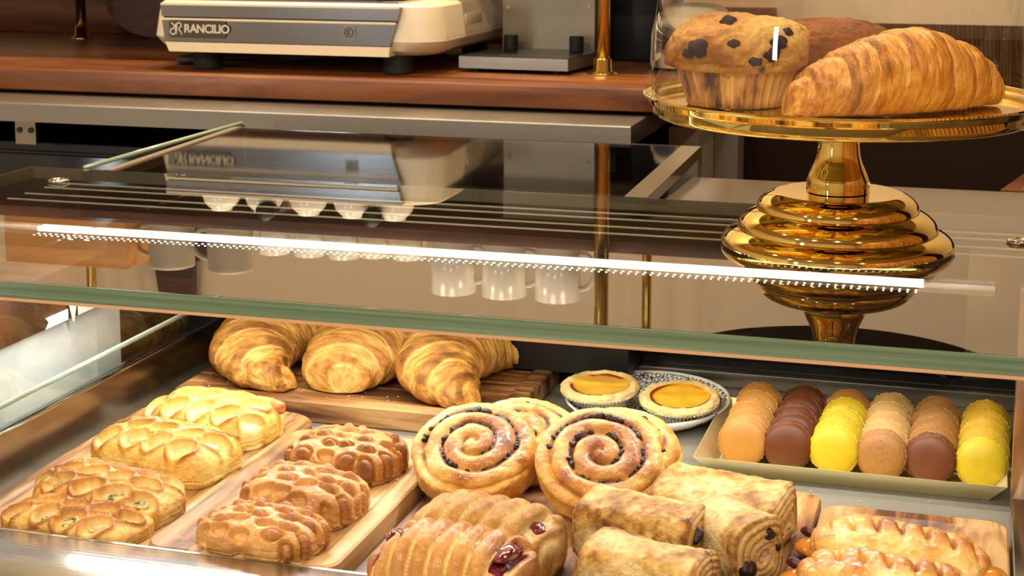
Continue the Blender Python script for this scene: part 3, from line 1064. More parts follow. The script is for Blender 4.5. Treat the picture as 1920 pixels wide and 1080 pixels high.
lid = thing('acrylic_lid', 'scratched clear acrylic lid over the rear well of the display case', 'lid', (-0.60, 1.60, 1.0685))
lc = lid.location
LYB = 1.755
LS = 0.0060
lid_l = [[(x - lc.x, y - lc.y, 0.006 + (LS if y > 1.6 else 0.0)) for x, y in ((-0.862, 1.456), (-0.318, 1.456), (-0.318, LYB), (-0.862, LYB))],
         [(x - lc.x, y - lc.y, 0.011 + (LS if y > 1.6 else 0.0)) for x, y in ((-0.862, 1.456), (-0.318, 1.456), (-0.318, LYB), (-0.862, LYB))]]
link('lid_sheet', loft_me('lid_sheet', lid_l), M['acrylic'], lid)
frost = plain('frosted_acrylic', (104, 92, 70), 0.3, coat=0.3)
for (xa, xb, nm, mt) in ((-0.3178, -0.296, 'side_bar', frost), (-0.872, -0.8622, 'side_bar', plain('bar_pale', (136, 122, 100), 0.3))):
    q = ((xa, 1.456), (xb, 1.456), (xb, LYB), (xa, LYB))
    lo = [[(x - lc.x, y - lc.y, 0.000 + (LS if y > 1.6 else 0)) for x, y in q], [(x - lc.x, y - lc.y, 0.0125 + (LS if y > 1.6 else 0)) for x, y in q]]
    link(nm, loft_me(nm, lo), mt, lid)
box('back_lip', -0.862, -0.296, LYB, LYB + 0.006, 0.99, 1.086, M['acrylic'], lid)
sp = thing('side_splash_glass', 'upright green-edged glass plate with rounded corner beside the acrylic lid', 'glass plate', (-0.895, 1.64, 1.0))
sl = []
for x in (-0.003, 0.003):
    pts = [(1.456 - 1.64, 0.0), (1.835 - 1.64, 0.0), (1.835 - 1.64, 0.070)] + [(1.835 - 0.012 + 0.012 * math.cos(a) - 1.64, 0.070 + 0.012 * math.sin(a)) for a in (0.4, 0.8, 1.2, 1.57)] + [(1.456 - 1.64, 0.082)]
    sl.append([(x, y, z) for y, z in pts])
link('pane', loft_me('pane', sl), M['glass'], sp)
eds = tube_me('polished_edge', [(0, 1.835 - 1.64, 0.0), (0, 1.835 - 1.64, 0.070), (0, 1.831 - 1.64, 0.078), (0, 1.823 - 1.64, 0.082), (0, 1.456 - 1.64, 0.082)], 0.0026, 8)
link('polished_edge', eds, plain('edge_pale_green', (150, 170, 138), 0.15, coat=0.5), sp)

# ---- neighbours on the left of the case
nb = thing('white_plinth', 'white painted plinth beside the glass end of the case, under the butcher block', 'plinth', (-1.05, 1.05, 0))
box('plinth_body', -1.30, -0.806, 0.62, 1.362, 0.0, 0.972, M['white'], nb, bevel=0.002)
box('corner_trim', -0.8058, -0.8045, 1.318, 1.362, 0.0, 0.9715, M['white'], nb)
bb = box('butcher_block', -1.28, -0.800, 0.62, 1.335, 0.9725, 1.024, M['end_grain'], bevel=0.004)
tag(bb, 'thick end-grain butcher block on the white plinth beside the case', 'butcher block')
lab = thing('ribbon_label', 'white paper ribbon label with arrow points stuck along the butcher block edge', 'label', (-0.7995, 1.25, 0.9735))


def ribbon(y0, y1, notch0, notch1):
    h = 0.010
    pts = [(y0, 0), (y1, 0)] + ([(y1 - .005, h / 2)] if notch1 else []) + [(y1, h), (y0, h)] + ([(y0 + .005, h / 2)] if notch0 else [])
    lo = [[(x, y - 1.25, z + 0.001) for y, z in pts] for x in (0.0, 0.0006)]
    link('ribbon', loft_me('ribbon', lo), M['paper'], lab)


def vmark(yc):
    for sgn in (0,):
        pts = [(yc - .0075, 0.0165), (yc + .0075, 0.0165), (yc + .0012, -0.004), (yc - .0012, -0.004)]
        lo = [[(x, y - 1.25, z + 0.001) for y, z in pts] for x in (0.0004, 0.0011)]
        link('arrow_mark', loft_me('arrow_mark', lo), M['paper'], lab)


YA, YB_ = at(165, 575, 0.98)[1] + 0.02, 1.30
ribbon(1.225, 1.262, True, False)
vmark(1.270)
ribbon(1.279, 1.330, False, False)
sl_ = box('slate_board', -1.05, -0.81, 1.372, 1.74, 0.90, 0.935, M['slate'], None)
tag(sl_, 'black slate slab lying in the gap behind the white plinth', 'slate')
st = box('slate_stand', -1.04, -0.985, 1.40, 1.70, 0.0, 0.90, M['black'], None)
tag(st, 'black support under the slate slab behind the white plinth', 'support')

# ------------------------------------------------------------------ wooden boards on the deck
def board(label, x0, x1, y0, y1, thick, r, margin, depth, mat, name='serving_board', round_in=0.012):
    cx, cy, w, h = (x0 + x1) / 2, (y0 + y1) / 2, x1 - x0, y1 - y0
    b = 0.0015
    L = [rrect(0, 0, w - 2 * b, h - 2 * b, r, 0), rrect(0, 0, w, h, r, b), rrect(0, 0, w, h, r, thick - b), rrect(0, 0, w - 2 * b, h - 2 * b, r, thick)]
    if margin:
        m2 = margin + depth * 1.6
        L += [rrect(0, 0, w - 2 * margin, h - 2 * margin, round_in, thick), rrect(0, 0, w - 2 * m2, h - 2 * m2, round_in * .8, thick - depth)]
    o = link(name, loft_me(name, L), mat)
    smooth_by_angle(o, 30)
    o.location = (cx, cy, T + 0.0002)
    return tag(o, label, 'board', 'wooden boards in the case')


board('acacia board with routed rim under the three croissants', -0.722, -0.392, 1.312, 1.508, 0.020, 0.008, 0.016, 0.003, M['acacia_x'])
board('round-cornered acacia board under the four spinach lattice pastries', -0.724, -0.5555, 0.956, 1.286, 0.018, 0.034, 0.012, 0.002, M['acacia'])
board('pale acacia board under the three bumpy cinnamon lattice pastries', -0.5540, -0.4085, 0.956, 1.224, 0.026, 0.014, 0.014, 0.003, M['acacia'])
board('wide acacia board under the swirls, cherry plaits and chocolate rolls', -0.4050, -0.1050, 0.956, 1.224, 0.014, 0.014, 0.010, 0.002, M['acacia_red'])
board('acacia board with a sunken tray under the two glazed apple plaits', -0.1030, 0.0340, 0.956, 1.199, 0.016, 0.016, 0.014, 0.004, M['acacia_red'])
ZA, ZB, ZCB, ZD, ZE = T + 0.0175, T + 0.0165, T + 0.0235, T + 0.0125, T + 0.0125


# ------------------------------------------------------------------ pastry shapes
def normals_of(V):
    du = np.gradient(V, axis=0)
    dv = np.gradient(V, axis=1)
    n = np.cross(du, dv)
    l = np.linalg.norm(n, axis=2, keepdims=True)
    return n / np.maximum(l, 1e-9)


def pillow(name, a, b, H, disp, n=150, k=4.0, eps=0.5, phimax=112, base=0.0, shape=None, wob=0.0, wseed=0):
    """puffed pastry body: a closed rounded block with disp(u, v, s, x, y, z) -> (height, bake, fill) over its skin"""
    g = np.linspace(-1, 1, n)
    U, Vv = np.meshgrid(g, g, indexing='ij')
    s = np.maximum(np.abs(U), np.abs(Vv))
    ss = np.maximum(s, 1e-6)
    dx, dy = U / ss, Vv / ss
    nrm = (np.abs(dx) ** k + np.abs(dy) ** k) ** (1.0 / k)
    dx, dy = dx / nrm, dy / nrm
    phi = np.radians(phimax) * s
    R = np.abs(np.sin(phi)) ** eps
    lin = np.minimum(1, s / 0.72)
    R = np.where(phi < math.pi / 2, R * (0.35 + 0.65 * 1) if False else np.sin(np.minimum(phi, math.pi / 2)) ** 0.85, 1 - 0.55 * (1 - np.sin(phi)))
    c = np.cos(phi)
    Z = np.sign(c) * np.abs(c) ** eps
    zb = np.cos(math.radians(phimax))
    zb = np.sign(zb) * abs(zb) ** eps
    Z = (Z - zb) / (1 - zb) * H
    X, Y = a * dx * R, b * dy * R
    if shape is not None:
        X, Y, Z = shape(X, Y, Z)
    if wob:
        w1, w2 = fbm(X * 18, Y * 18, Z * 18, 3, 900 + wseed), fbm(X * 18 + 9, Y * 18, Z * 18, 3, 950 + wseed)
        X, Y, Z = X + wob * w1, Y + wob * w2, Z * (1 + 3.0 * wob / H * fbm(X * 14, Y * 14 + 5, Z * 0, 2, 970 + wseed) * 0.35)
    P = np.stack([X, Y, Z], -1)
    nv = normals_of(P)
    d, bake, fill = disp(X / a, Y / b, s, X, Y, Z)
    fade = sm(0.0, 0.12, Z / H)
    P = P + nv * (d * fade)[..., None]
    P[..., 2] = np.maximum(P[..., 2], 0.0)
    idx = lambda i, j: i * n + j
    border = [idx(i, 0) for i in range(n)] + [idx(n - 1, j) for j in range(1, n)] + [idx(i, n - 1) for i in range(n - 2, -1, -1)] + [idx(0, j) for j in range(n - 2, 0, -1)]
    return mesh_np(name, P, grid_quads(n, n), ngons=[border[::-1]], attrs={'bake': bake, 'fill': fill})


def spinach_disp(seed, ph=0.0, holes_u=4.8, rows=(-0.66, 0.0, 0.66), open_p=0.4, depth=0.0095, a=.066, b=.04):
    rnd = np.random.RandomState(seed)

    def f(u, v, s, x, y, z):
        n1 = fbm(x * 90, y * 90, z * 90, 5, seed, 0.6)
        d = 0.0018 * n1
        bake = 0.36 + 0.34 * fbm(x * 40, y * 40, z * 40, 3, seed + 9)
        fill = np.zeros_like(u)
        hole = np.zeros_like(u)
        ridge = np.zeros_like(u)
        topm = 1 - sm(0.60, 0.80, s)
        uw = u + 0.06 * fbm(x * 22, y * 22, z * 22, 2, seed + 21)
        vw = v + 0.08 * fbm(x * 22 + 4, y * 22, z * 22, 2, seed + 22)
        for ri, rv in enumerate(rows):
            off = 0.5 * (ri % 2) + ph
            for kk in range(-4, 5):
                cu = (kk + off) * (2.0 / holes_u)
                if abs(cu) > 0.98:
                    continue
                cu += rnd.uniform(-.05, .05)
                cv = rv + rnd.uniform(-.06, .06)
                wu, wv = 0.205 * rnd.uniform(.88, 1.08), 0.33 * rnd.uniform(.88, 1.08)
                du_, dv_ = (uw - cu) / wu, (vw - cv) / wv
                du_ = du_ - 0.30 * dv_
                q = (np.abs(du_) ** 1.7 + np.abs(dv_) ** 1.7) ** (1 / 1.7)
                m = (1 - sm(0.66, 0.97, q)) * (0.8 + 0.2 * (1 - np.clip(q, 0, 1)))
                slope = np.clip(0.72 + 0.25 * dv_ - 0.45 * du_, 0.2, 1.25)
                hole = np.maximum(hole, m * slope)
                ridge = np.maximum(ridge, np.exp(-((q - 1.04) / 0.13) ** 2))
                if rnd.rand() < open_p:
                    fill = np.maximum(fill, (1 - sm(0.50, 0.70, q)))
        hole, ridge = hole * (0.35 + 0.65 * topm), ridge * (0.3 + 0.7 * topm)
        fill = fill * (1 - sm(0.80, 0.92, s))
        d = d - depth * 0.85 * hole + 0.0020 * ridge
        d = d + fill * 0.0035 * (0.6 + fbm(x * 160, y * 160, z * 160, 3, seed + 3))
        bake = bake + 0.36 * ridge - 0.52 * np.clip(hole, 0, 1) + 0.18 * sm(0.3, 0.7, fbm(x * 55, y * 55, z * 55, 2, seed + 30)) * ridge
        side = sm(0.70, 0.9, s)
        lay = fbm(x * 30, y * 30, z * 800, 3, seed + 5)
        d = d + side * 0.0012 * lay
        bake = bake + side * (0.22 * lay + 0.06)
        return d, np.clip(bake, 0, 1.1), fill
    return f


def place(name, label, cat, group, px, py, z, zbase, rotz, me, mat, tilt=(0, 0)):
    p = at(px, py, z)
    o = link(name, me, mat)
    o.location = (p[0], p[1], zbase)
    o.rotation_euler = (math.radians(tilt[0]), math.radians(tilt[1]), math.radians(rotz))
    return tag(o, label, cat, group)


chips = []
for sd in range(4):
    bm = bmesh.new()
    bmesh.ops.create_icosphere(bm, subdivisions=3, radius=1.0)
    co = np.array([v.co[:] for v in bm.verts])
    nn = 1 + 0.35 * fbm(co[:, 0] * 1.7, co[:, 1] * 1.7, co[:, 2] * 1.7, 3, sd)
    for v, k in zip(bm.verts, nn):
        v.co = v.co * float(k)
        v.co.x *= 1.25
    me = bpy.data.meshes.new('chip')
    bm.to_mesh(me)
    bm.free()
    me.polygons.foreach_set('use_smooth', [True] * len(me.polygons))
    me.materials.append(M['chocolate'])
    chips.append(me)


def nugget(name, parent, loc, size, k=0, rot=(0, 0, 0), mat=None):
    me = chips[k % 4]
    if mat is not None:
        me = me.copy()
        me.materials.clear()
        me.materials.append(mat)
    o = bpy.data.objects.new(name, me)
    COL.objects.link(o)
    o.parent = parent
    o.location = loc
    o.scale = size if isinstance(size, tuple) else (size, size, size * .8)
    o.rotation_euler = rot
    return o


LG = 'spinach lattice pastries on the round-cornered board'
spin = [
    (-0.628, 1.214, -7, 'palest lattice pastry with a browned corner knob, at the back of its board', 1, 0.2, 'cheese_lattice', 0.15, .058, .036, .034),
    (-0.626, 1.124, -9, 'golden lattice pastry second from the croissants, with creamy filling in its slits', 5, 0.55, 'cheese_lattice', 0.25, .059, .036, .036),
    (-0.622, 1.028, -12, 'brown glazed lattice pastry showing green spinach through two end holes', 8, 0.0, 'lattice', 0.6, .060, .032, .031),
    (-0.622, 0.985, -9, 'low lattice pastry with open spinach holes nearest the steel front ledge', 12, 0.4, 'lattice', 0.7, .057, .029, .0205),
]
for (X_, Y_, rz, labl, seed, ph, mt, op, a_, b_, h_) in spin:
    me = pillow('lattice_pastry', a_, b_, h_, spinach_disp(seed, ph, open_p=op), n=200, k=4.5, eps=0.66, wob=0.0032, wseed=seed)
    o = link('lattice_pastry', me, M[mt])
    o.location = (X_, Y_, ZB)
    o.rotation_euler = (0, 0, math.radians(rz))
    tag(o, labl, 'pastry', LG)
    if seed == 1:
        nugget('browned_knob', o, (0.054, 0.016, 0.026), (0.0065, 0.006, 0.006), 1, (0, 0, 0.5), plain('baked_cheese', (176, 106, 40), 0.45))


# bumpy cinnamon lattice
def apple_disp(seed):
    rnd = np.random.RandomState(seed)

    def f(u, v, s, x, y, z):
        d = 0.0016 * fbm(x * 110, y * 110, z * 110, 5, seed, 0.6)
        bake = 0.34 + 0.2 * fbm(x * 45, y * 45, z * 45, 3, seed + 2)
        fill = np.zeros_like(u)
        ring = np.zeros_like(u)
        bump = np.zeros_like(u)
        for ri in range(-2, 3):
            for ci in range(-3, 4):
                cu = (ci + 0.5 * (ri % 2)) * 0.42 + rnd.uniform(-.10, .10)
                cv = ri * 0.42 + rnd.uniform(-.09, .09)
                wr_ = rnd.uniform(0.18, 0.225)
                an_ = rnd.uniform(-.7, .7)
                eu, ev = (u - cu) * math.cos(an_) + (v - cv) * math.sin(an_), -(u - cu) * math.sin(an_) + (v - cv) * math.cos(an_)
                q = np.sqrt((eu / (wr_ * 1.12)) ** 2 + (ev / (wr_ * .86)) ** 2)
                ring = np.maximum(ring, 1 - sm(0.62, 1.0, q))
                if rnd.rand() < 0.72:
                    bump = np.maximum(bump, np.clip(1 - (q / 0.70) ** 2, 0, 1) ** 0.55)
                else:
                    ring = np.maximum(ring, (1 - sm(0.3, 1.0, q)) * 1.15)
        d = d - 0.0062 * ring + 0.0088 * bump
        bake = bake + 0.12 - 0.14 * ring + 0.50 * bump * (0.75 + 0.5 * fbm(x * 30, y * 30, z * 30, 2, seed + 6))
        side = sm(0.66, 0.92, s)
        lay = fbm(x * 30, y * 30, z * 800, 3, seed + 5)
        d = d + side * 0.0012 * lay
        bake = bake + side * (0.2 * lay)
        return d, np.clip(bake, 0, 1.1), fill
    return f


CG = 'cinnamon lattice pastries on the pale board'
for (X_, Y_, rz, labl, seed) in (
        (-0.476, 1.148, -8, 'bumpy cinnamon lattice pastry at the back of the pale board near the croissants', 31),
        (-0.472, 1.054, -10, 'middle one of three bumpy cinnamon lattice pastries, glossy brown beads', 37),
        (-0.474, 0.985, -6, 'darkest bumpy cinnamon lattice pastry nearest the steel ledge', 43)):
    me = pillow('cinnamon_pastry', 0.0455, 0.0365 if Y_ > 1 else 0.032, 0.030 if Y_ > 1 else 0.026, apple_disp(seed), n=200, k=3.6, eps=0.66, wob=0.003, wseed=seed)
    o = link('cinnamon_pastry', me, M['apple'])
    o.location = (X_, Y_, ZCB)
    o.rotation_euler = (0, 0, math.radians(rz))
    tag(o, labl, 'pastry', CG)


# ---------------- croissants
def croissant(label, pts, R, zbase, seed, nlay=4.4, mat='croissant', group='croissants on the rear board', zscale=0.86, tip0=.24, tip1=.24, brown=0.0, skew=0.055, cat='croissant', yell=0.0):
    n, m = 300, 140
    C = catmull([(p[0], p[1], 0) for p in pts], n)
    seg = np.concatenate([[0], np.cumsum(np.linalg.norm(np.diff(C, axis=0), axis=1))])
    s = seg / seg[-1] * 2 - 1
    Tn = np.gradient(C, axis=0)
    Tn /= np.linalg.norm(Tn, axis=1, keepdims=True)
    Sd = np.stack([Tn[:, 1], -Tn[:, 0], np.zeros(n)], -1)
    th = np.linspace(0, 2 * math.pi, m, endpoint=False)
    SS, TH = np.meshgrid(s, th, indexing='ij')
    ct, stn = np.cos(TH), np.sin(TH)
    ax = np.abs(SS)
    tip = np.where(SS < 0, tip0, tip1)
    wob = 0.02 * fbm(SS * 6, ct * 2, stn * 2, 3, seed)
    aa = ax + skew * np.cos(TH - 0.9) + wob

    def env(q):
        q = np.clip(q, 0, 1)
        return R * (tip + (1 - tip) * np.clip(1 - q ** 1.6, 0, 1) ** 0.85)
    kf = np.floor(aa * nlay)
    fr_ = aa * nlay - kf
    rk = env(np.clip((kf + 0.30) / nlay, 0, 1.0))
    r = 0.60 * rk + 0.40 * env(ax)
    r = r * (1 + 0.045 * np.sin(np.pi * np.clip(fr_, 0, 1)) ** 0.7)
    step = sm(0.86, 1.0, fr_)
    r = r - step * 0.35 * (rk - env(np.clip((kf + 1.3) / nlay, 0, 1)))
    cap = np.sqrt(np.clip(1 - np.clip((ax - 0.90) / 0.10, 0, 1) ** 2, 0, 1))
    r = r * cap
    streak = fbm(SS * 46 + 1.5 * fbm(SS * 8, ct * 1.5, stn * 1.5, 2, seed + 4), ct * 2.6, stn * 2.6, 3, seed + 1)
    coarse = fbm(SS * 7, ct * 1.8, stn * 1.8, 3, seed + 2)
    r = r + cap * (0.0013 * streak + 0.0028 * coarse)
    rb = (0.5 * env(ax) + 0.5 * env(np.clip(ax + .02, 0, 1))) * cap
    zc = zscale * rb * 0.90
    P = C[:, None, :] + Sd[:, None, :] * (r * ct)[..., None]
    P[..., 2] = zc + zscale * r * stn
    P[..., 2] = np.where(P[..., 2] < 0.004, 0.004 * np.exp(np.minimum(0, P[..., 2] - 0.004) / 0.004), P[..., 2])
    bake = 0.44 + brown + 0.26 * sm(0.35, 0.92, fr_) - 0.34 * (1 - sm(0.0, 0.22, fr_)) * (1 - sm(0.62, 0.8, ax)) + 0.42 * streak + 0.26 * coarse + 0.08 * np.clip(stn, -1, 1) - yell * sm(0.45, 0.95, ax)
    bake = np.clip(bake, 0.0, 1.05)
    me = mesh_np('croissant', P, grid_quads(n, m, wrap_m=True), ngons=[list(range(m))[::-1], [(n - 1) * m + k for k in range(m)]], attrs={'bake': bake, 'fill': np.zeros_like(bake)})
    c = C.mean(0)
    for_v = np.empty(len(me.vertices) * 3, dtype=np.float32)
    me.vertices.foreach_get('co', for_v)
    for_v = for_v.reshape(-1, 3) - np.array([c[0], c[1], 0], dtype=np.float32)
    me.vertices.foreach_set('co', for_v.ravel())
    me.update()
    o = link('croissant', me, M[mat])
    o.location = (c[0], c[1], zbase)
    return tag(o, label, cat, group)


croissant('flaky croissant curled in a hook with its tip towards the lattice pastries', [(-0.612, 1.352), (-0.640, 1.352), (-0.668, 1.378), (-0.676, 1.420), (-0.662, 1.462), (-0.628, 1.490), (-0.590, 1.497)], 0.046, ZA, 71, brown=0.0, zscale=0.66)
croissant('plump pale croissant in the middle of three, blunt tip pointing at the viewer', [(-0.570, 1.348), (-0.571, 1.375), (-0.566, 1.41), (-0.556, 1.45), (-0.545, 1.495)], 0.054, ZA, 77, nlay=4.0, tip0=.40, skew=0.09, brown=-0.05, yell=.16, zscale=0.62)
croissant('crescent croissant with both tips showing, next to the custard tarts', [(-0.427, 1.343), (-0.449, 1.350), (-0.473, 1.372), (-0.483, 1.410), (-0.474, 1.450), (-0.449, 1.486), (-0.408, 1.502)], 0.045, ZA, 83, brown=0.0, zscale=0.70)


# ---------------- raisin swirls
def swirl_disp(seed, turns=3.0, R=0.052):
    def f(u, v, s, x, y, z):
        rr = np.sqrt(x * x + y * y) / R
        an = np.arctan2(y, x)
        wob = 0.15 * fbm(x * 22, y * 25, z * 25, 3, seed)
        ph = (rr + wob) * turns - an / (2 * math.pi)
        fr2 = ph - np.floor(ph)
        topm = 1 - sm(0.66, 0.78, s)
        arch = np.sin(np.pi * np.clip(fr2, 0, 1)) ** 0.55
        d = topm * (0.0062 * arch - 0.0042) + 0.0020 * fbm(x * 80, y * 80, z * 80, 5, seed + 1, 0.6)
        groove = np.maximum(1 - sm(0.0, 0.34, fr2), sm(0.82, 1.0, fr2)) * topm
        fill = np.clip(groove * sm(-0.15, 0.2, fbm(x * 50, y * 50, z * 50, 3, seed + 7)) * 1.2, 0, 1) * sm(0.05, 0.2, rr) * (1 - sm(0.78, 0.92, rr))
        bake = 0.27 + 0.24 * arch * topm * sm(1.0, 0.6, rr) + 0.60 * fbm(x * 38, y * 38, z * 38, 3, seed + 2)
        side = sm(0.70, 0.9, s)
        str_ = fbm(an * 2.0, z * 420, rr * 2, 3, seed + 4)
        bake = bake + side * (0.22 * str_ + 0.06)
        d = d + side * 0.0008 * str_
        return d, np.clip(bake, 0, 1.1), fill
    return f


def swirl(label, px, py, z, zbase, tilt, rz, seed, R=0.052, H=0.030, nch=64):
    turns = 3.0
    me = pillow('raisin_swirl', R, R, H, swirl_disp(seed, turns, R), n=200, k=2.0, eps=0.45, phimax=118)
    o = link('raisin_swirl', me, M['swirl'])
    p = at(px, py, z)
    t = math.radians(tilt)
    # leaning: rotate about X so that the face looks up and towards the counter front
    o.rotation_euler = (t, 0, math.radians(rz))
    lift = R * math.sin(t) * 0.96
    o.location = (p[0], p[1], zbase + lift)
    tag(o, label, 'pastry', 'raisin swirls on the wide board')
    rnd = random.Random(seed)
    co = np.empty(len(me.vertices) * 3, dtype=np.float32)
    me.vertices.foreach_get('co', co)
    co = co.reshape(-1, 3)
    topv = co[co[:, 2] > H * 0.55]
    made = 0
    for q in range(nch * 4):
        if made >= nch:
            break
        ring = rnd.choice([0.42, 0.62, 0.78, 0.78])
        an = rnd.uniform(-math.pi, math.pi)
        k0 = round(ring * turns - an / (2 * math.pi))
        rr = (k0 + an / (2 * math.pi)) / turns
        if not 0.12 < rr < 0.83:
            continue
        x, y = rr * R * math.cos(an), rr * R * math.sin(an)
        i = np.argmin((topv[:, 0] - x) ** 2 + (topv[:, 1] - y) ** 2)
        sz = rnd.uniform(0.0018, 0.0034)
        nugget('raisin', o, (x, y, float(topv[i, 2]) - sz * 0.15), (sz, sz * .9, sz * .8), q, (rnd.uniform(-.5, .5), rnd.uniform(-.5, .5), rnd.uniform(0, 6)))
        made += 1
    return o


swirl('glossy raisin swirl leaning in front, beside the cinnamon lattice pastries', 895, 850, 0.925, ZD, 26, 6, 101, 0.0490)
swirl('raisin swirl leaning in front, between the cherry plaits and the chocolate rolls', 1125, 874, 0.925, ZD, 32, 14, 113, 0.0485)
swirl('raisin swirl mostly hidden behind, in front of the croissant board', 985, 826, 0.918, ZD, 20, 20, 127, 0.044, nch=12)
swirl('raisin swirl mostly hidden behind, in front of the tart plate', 1172, 848, 0.918, ZD, 20, 40, 131, 0.044, nch=10)


# ---------------- cherry plaits
def plait_disp(seed, ribs=8, slant=0.25, deep=0.0085, jam=True, gap_at=()):
    def f(u, v, s, x, y, z):
        ph = (u * ribs / 2.0) + slant * v + 0.5 + 0.06 * fbm(x * 20, y * 20, z * 20, 2, seed)
        fr2 = ph - np.floor(ph)
        arch = np.sin(np.pi * fr2) ** 0.36
        endm = sm(0.86, 0.97, np.abs(u))
        topm = sm(0.28, 0.5, z / 0.05)
        d = (1 - endm) * topm * deep * (arch - 0.75) + 0.0010 * fbm(x * 110, y * 110, z * 110, 4, seed + 1)
        valley = (1 - sm(0.0, 0.17, fr2)) + sm(0.85, 1.0, fr2)
        bake = 0.36 + 0.34 * (arch - 0.6) + 0.2 * fbm(x * 40, y * 60, z * 60, 3, seed + 2) - 0.55 * valley * topm
        fill = np.zeros_like(u)
        top2 = 1 - sm(0.35, 0.65, np.abs(v))
        if jam:
            cell = np.floor(ph)
            pick = (_hash(cell, cell * 0, cell * 0, seed) > -0.6)
            fill = np.where(pick, valley * top2 * 1.0, 0.0)
            fill = np.clip(fill, 0, 1) * (1 - endm)
        au = np.abs(u - 0.05 * v)
        pocket = sm(0.66, 0.72, au) * (1 - sm(0.86, 0.93, au)) * (1 - sm(0.50, 0.80, np.abs(v + 0.15))) * sm(0.30, 0.5, z / 0.05)
        if not jam:
            pocket = pocket * sm(0.5, 0.6, u) * 0.7
        d = d * (1 - 0.8 * pocket) - pocket * 0.0075 + 0.0016 * pocket * fbm(x * 120, y * 120, z * 120, 3, seed + 9)
        fill = np.maximum(fill, sm(0.3, 0.6, pocket))
        bake = bake + 0.18 * endm
        return d, np.clip(bake, 0, 1.1), fill
    return f


def jam_blob(parent, x, z, size, mat, k=0, y=0.0):
    return nugget('jam_filling', parent, (x, y, z), size, k, (0, 0, 0.3 * k), mat)


me = pillow('cherry_plait', 0.0545, 0.034, 0.049, plait_disp(201, 8, 0.10, .0095), n=200, k=5.0, eps=0.7, phimax=116)
ch = place('cherry_plait', 'glossy plaited cherry pastry with dark red jam ends at the front', 'pastry', 'cherry plaits on the wide board', 850, 1040, 0.925, ZD, -6, me, M['cherry'])
jam_blob(ch, 0.0400, 0.0405, (0.0052, 0.0125, 0.0050), M['jam'], 0, -0.004)
jam_blob(ch, -0.0405, 0.0405, (0.0050, 0.0115, 0.0048), M['jam'], 1, -0.004)
me = pillow('cherry_plait', 0.0535, 0.031, 0.046, plait_disp(217, 7, -0.2, .0085, False), n=180, k=5.0, eps=0.7, phimax=116)
ch2 = place('cherry_plait', 'paler plaited cherry pastry tucked behind the glossy one', 'pastry', 'cherry plaits on the wide board', 915, 975, 0.925, ZD, -9, me, M['choc'])
jam_blob(ch2, 0.0400, 0.0340, (0.0042, 0.0085, 0.0042), M['jam'], 2, -0.003)


# ---------------- chocolate rolls
def roll_me(name, L, b, H, seed, seam=1.15, waist=0.06, sq=3.5):
    """a rolled sheet of dough: flaky skin along X, layered ends"""
    nb, nc, m = 150, 34, 170
    th = np.linspace(0, 2 * math.pi, m, endpoint=False)
    t = np.concatenate([np.linspace(0, 1, nc)[:-1], np.linspace(1, 1, nb), np.linspace(1, 0, nc)[1:]])
    xs = np.concatenate([np.full(nc - 1, -1.0), np.linspace(-1, 1, nb), np.full(nc - 1, 1.0)])
    TT, TH = np.meshgrid(t, th, indexing='ij')
    XX = xs[:, None] * np.ones((1, m))
    c, s_ = np.cos(TH), np.sin(TH)
    nr = (np.abs(c) ** sq + np.abs(s_) ** sq) ** (-1.0 / sq)
    oy, oz = c * nr * b, s_ * nr * H / 2
    capm = (1 - TT)
    bodyx = XX * L
    n1 = fbm(bodyx * 60, oy * 60, oz * 60, 4, seed)
    n2 = fbm(bodyx * 200, oy * 200, oz * 200, 4, seed + 1)
    lown = fbm(bodyx * 16, oy * 16, oz * 16, 2, seed + 2)
    onbody = (np.abs(XX) < 0.9999) | (TT > 0.999)
    edge = sm(0.90, 1.0, np.abs(XX))
    rs = TT * (1 + 0.10 * lown - 0.07 * edge ** 2 - waist * (1 - XX ** 2))
    rs = rs + TT * (0.085 * n1 + 0.045 * n2) * np.where(onbody, 1, 0.4)
    # seam: the sheet's end lies as a low step along the roll
    sa = seam + 0.12 * fbm(bodyx * 22, bodyx * 0, bodyx * 0 + seed, 2, seed + 3)
    st = sm(sa - 0.06, sa + 0.02, TH) * (1 - sm(sa + 0.5, sa + 1.4, TH))
    rs = rs + TT * 0.11 * st
    Y, Z = oy * rs, H / 2 + oz * rs
    lay = np.sin(TT * 30 + TH * 1.0 + 2.5 * fbm(oy * 60, oz * 60, XX * 3, 2, seed + 6))
    bulge = np.where(onbody, 0, 1) * (0.0045 * (1 - TT ** 2) + 0.0011 * lay - 0.004 * np.exp(-((TT - 0.0) / 0.25) ** 2))
    X = bodyx + np.sign(XX) * bulge + 0.002 * lown * np.abs(XX)
    Z = np.where(Z < 0.003, 0.003 * np.exp(np.minimum(0, Z - 0.003) / 0.003), Z)
    bake = 0.24 + 0.80 * n1 + 0.44 * n2 + 0.06 * np.clip(s_, -1, 1) + 0.2 * np.exp(-((TH - sa) / 0.07) ** 2) + 0.30 * sm(0.86, 0.99, np.abs(XX)) * np.where(onbody, 1, 0)
    bake = np.where(onbody, bake, 0.30 + 0.34 * lay + 0.22 * n2)
    fill = np.where(onbody, 0.0, np.clip(1 - TT * 1.5, 0, 1) * 0.8)
    n = len(t)
    return mesh_np(name, np.stack([X, Y, Z], -1), grid_quads(n, m, wrap_m=True), attrs={'bake': np.clip(bake, 0, 1.05), 'fill': fill})


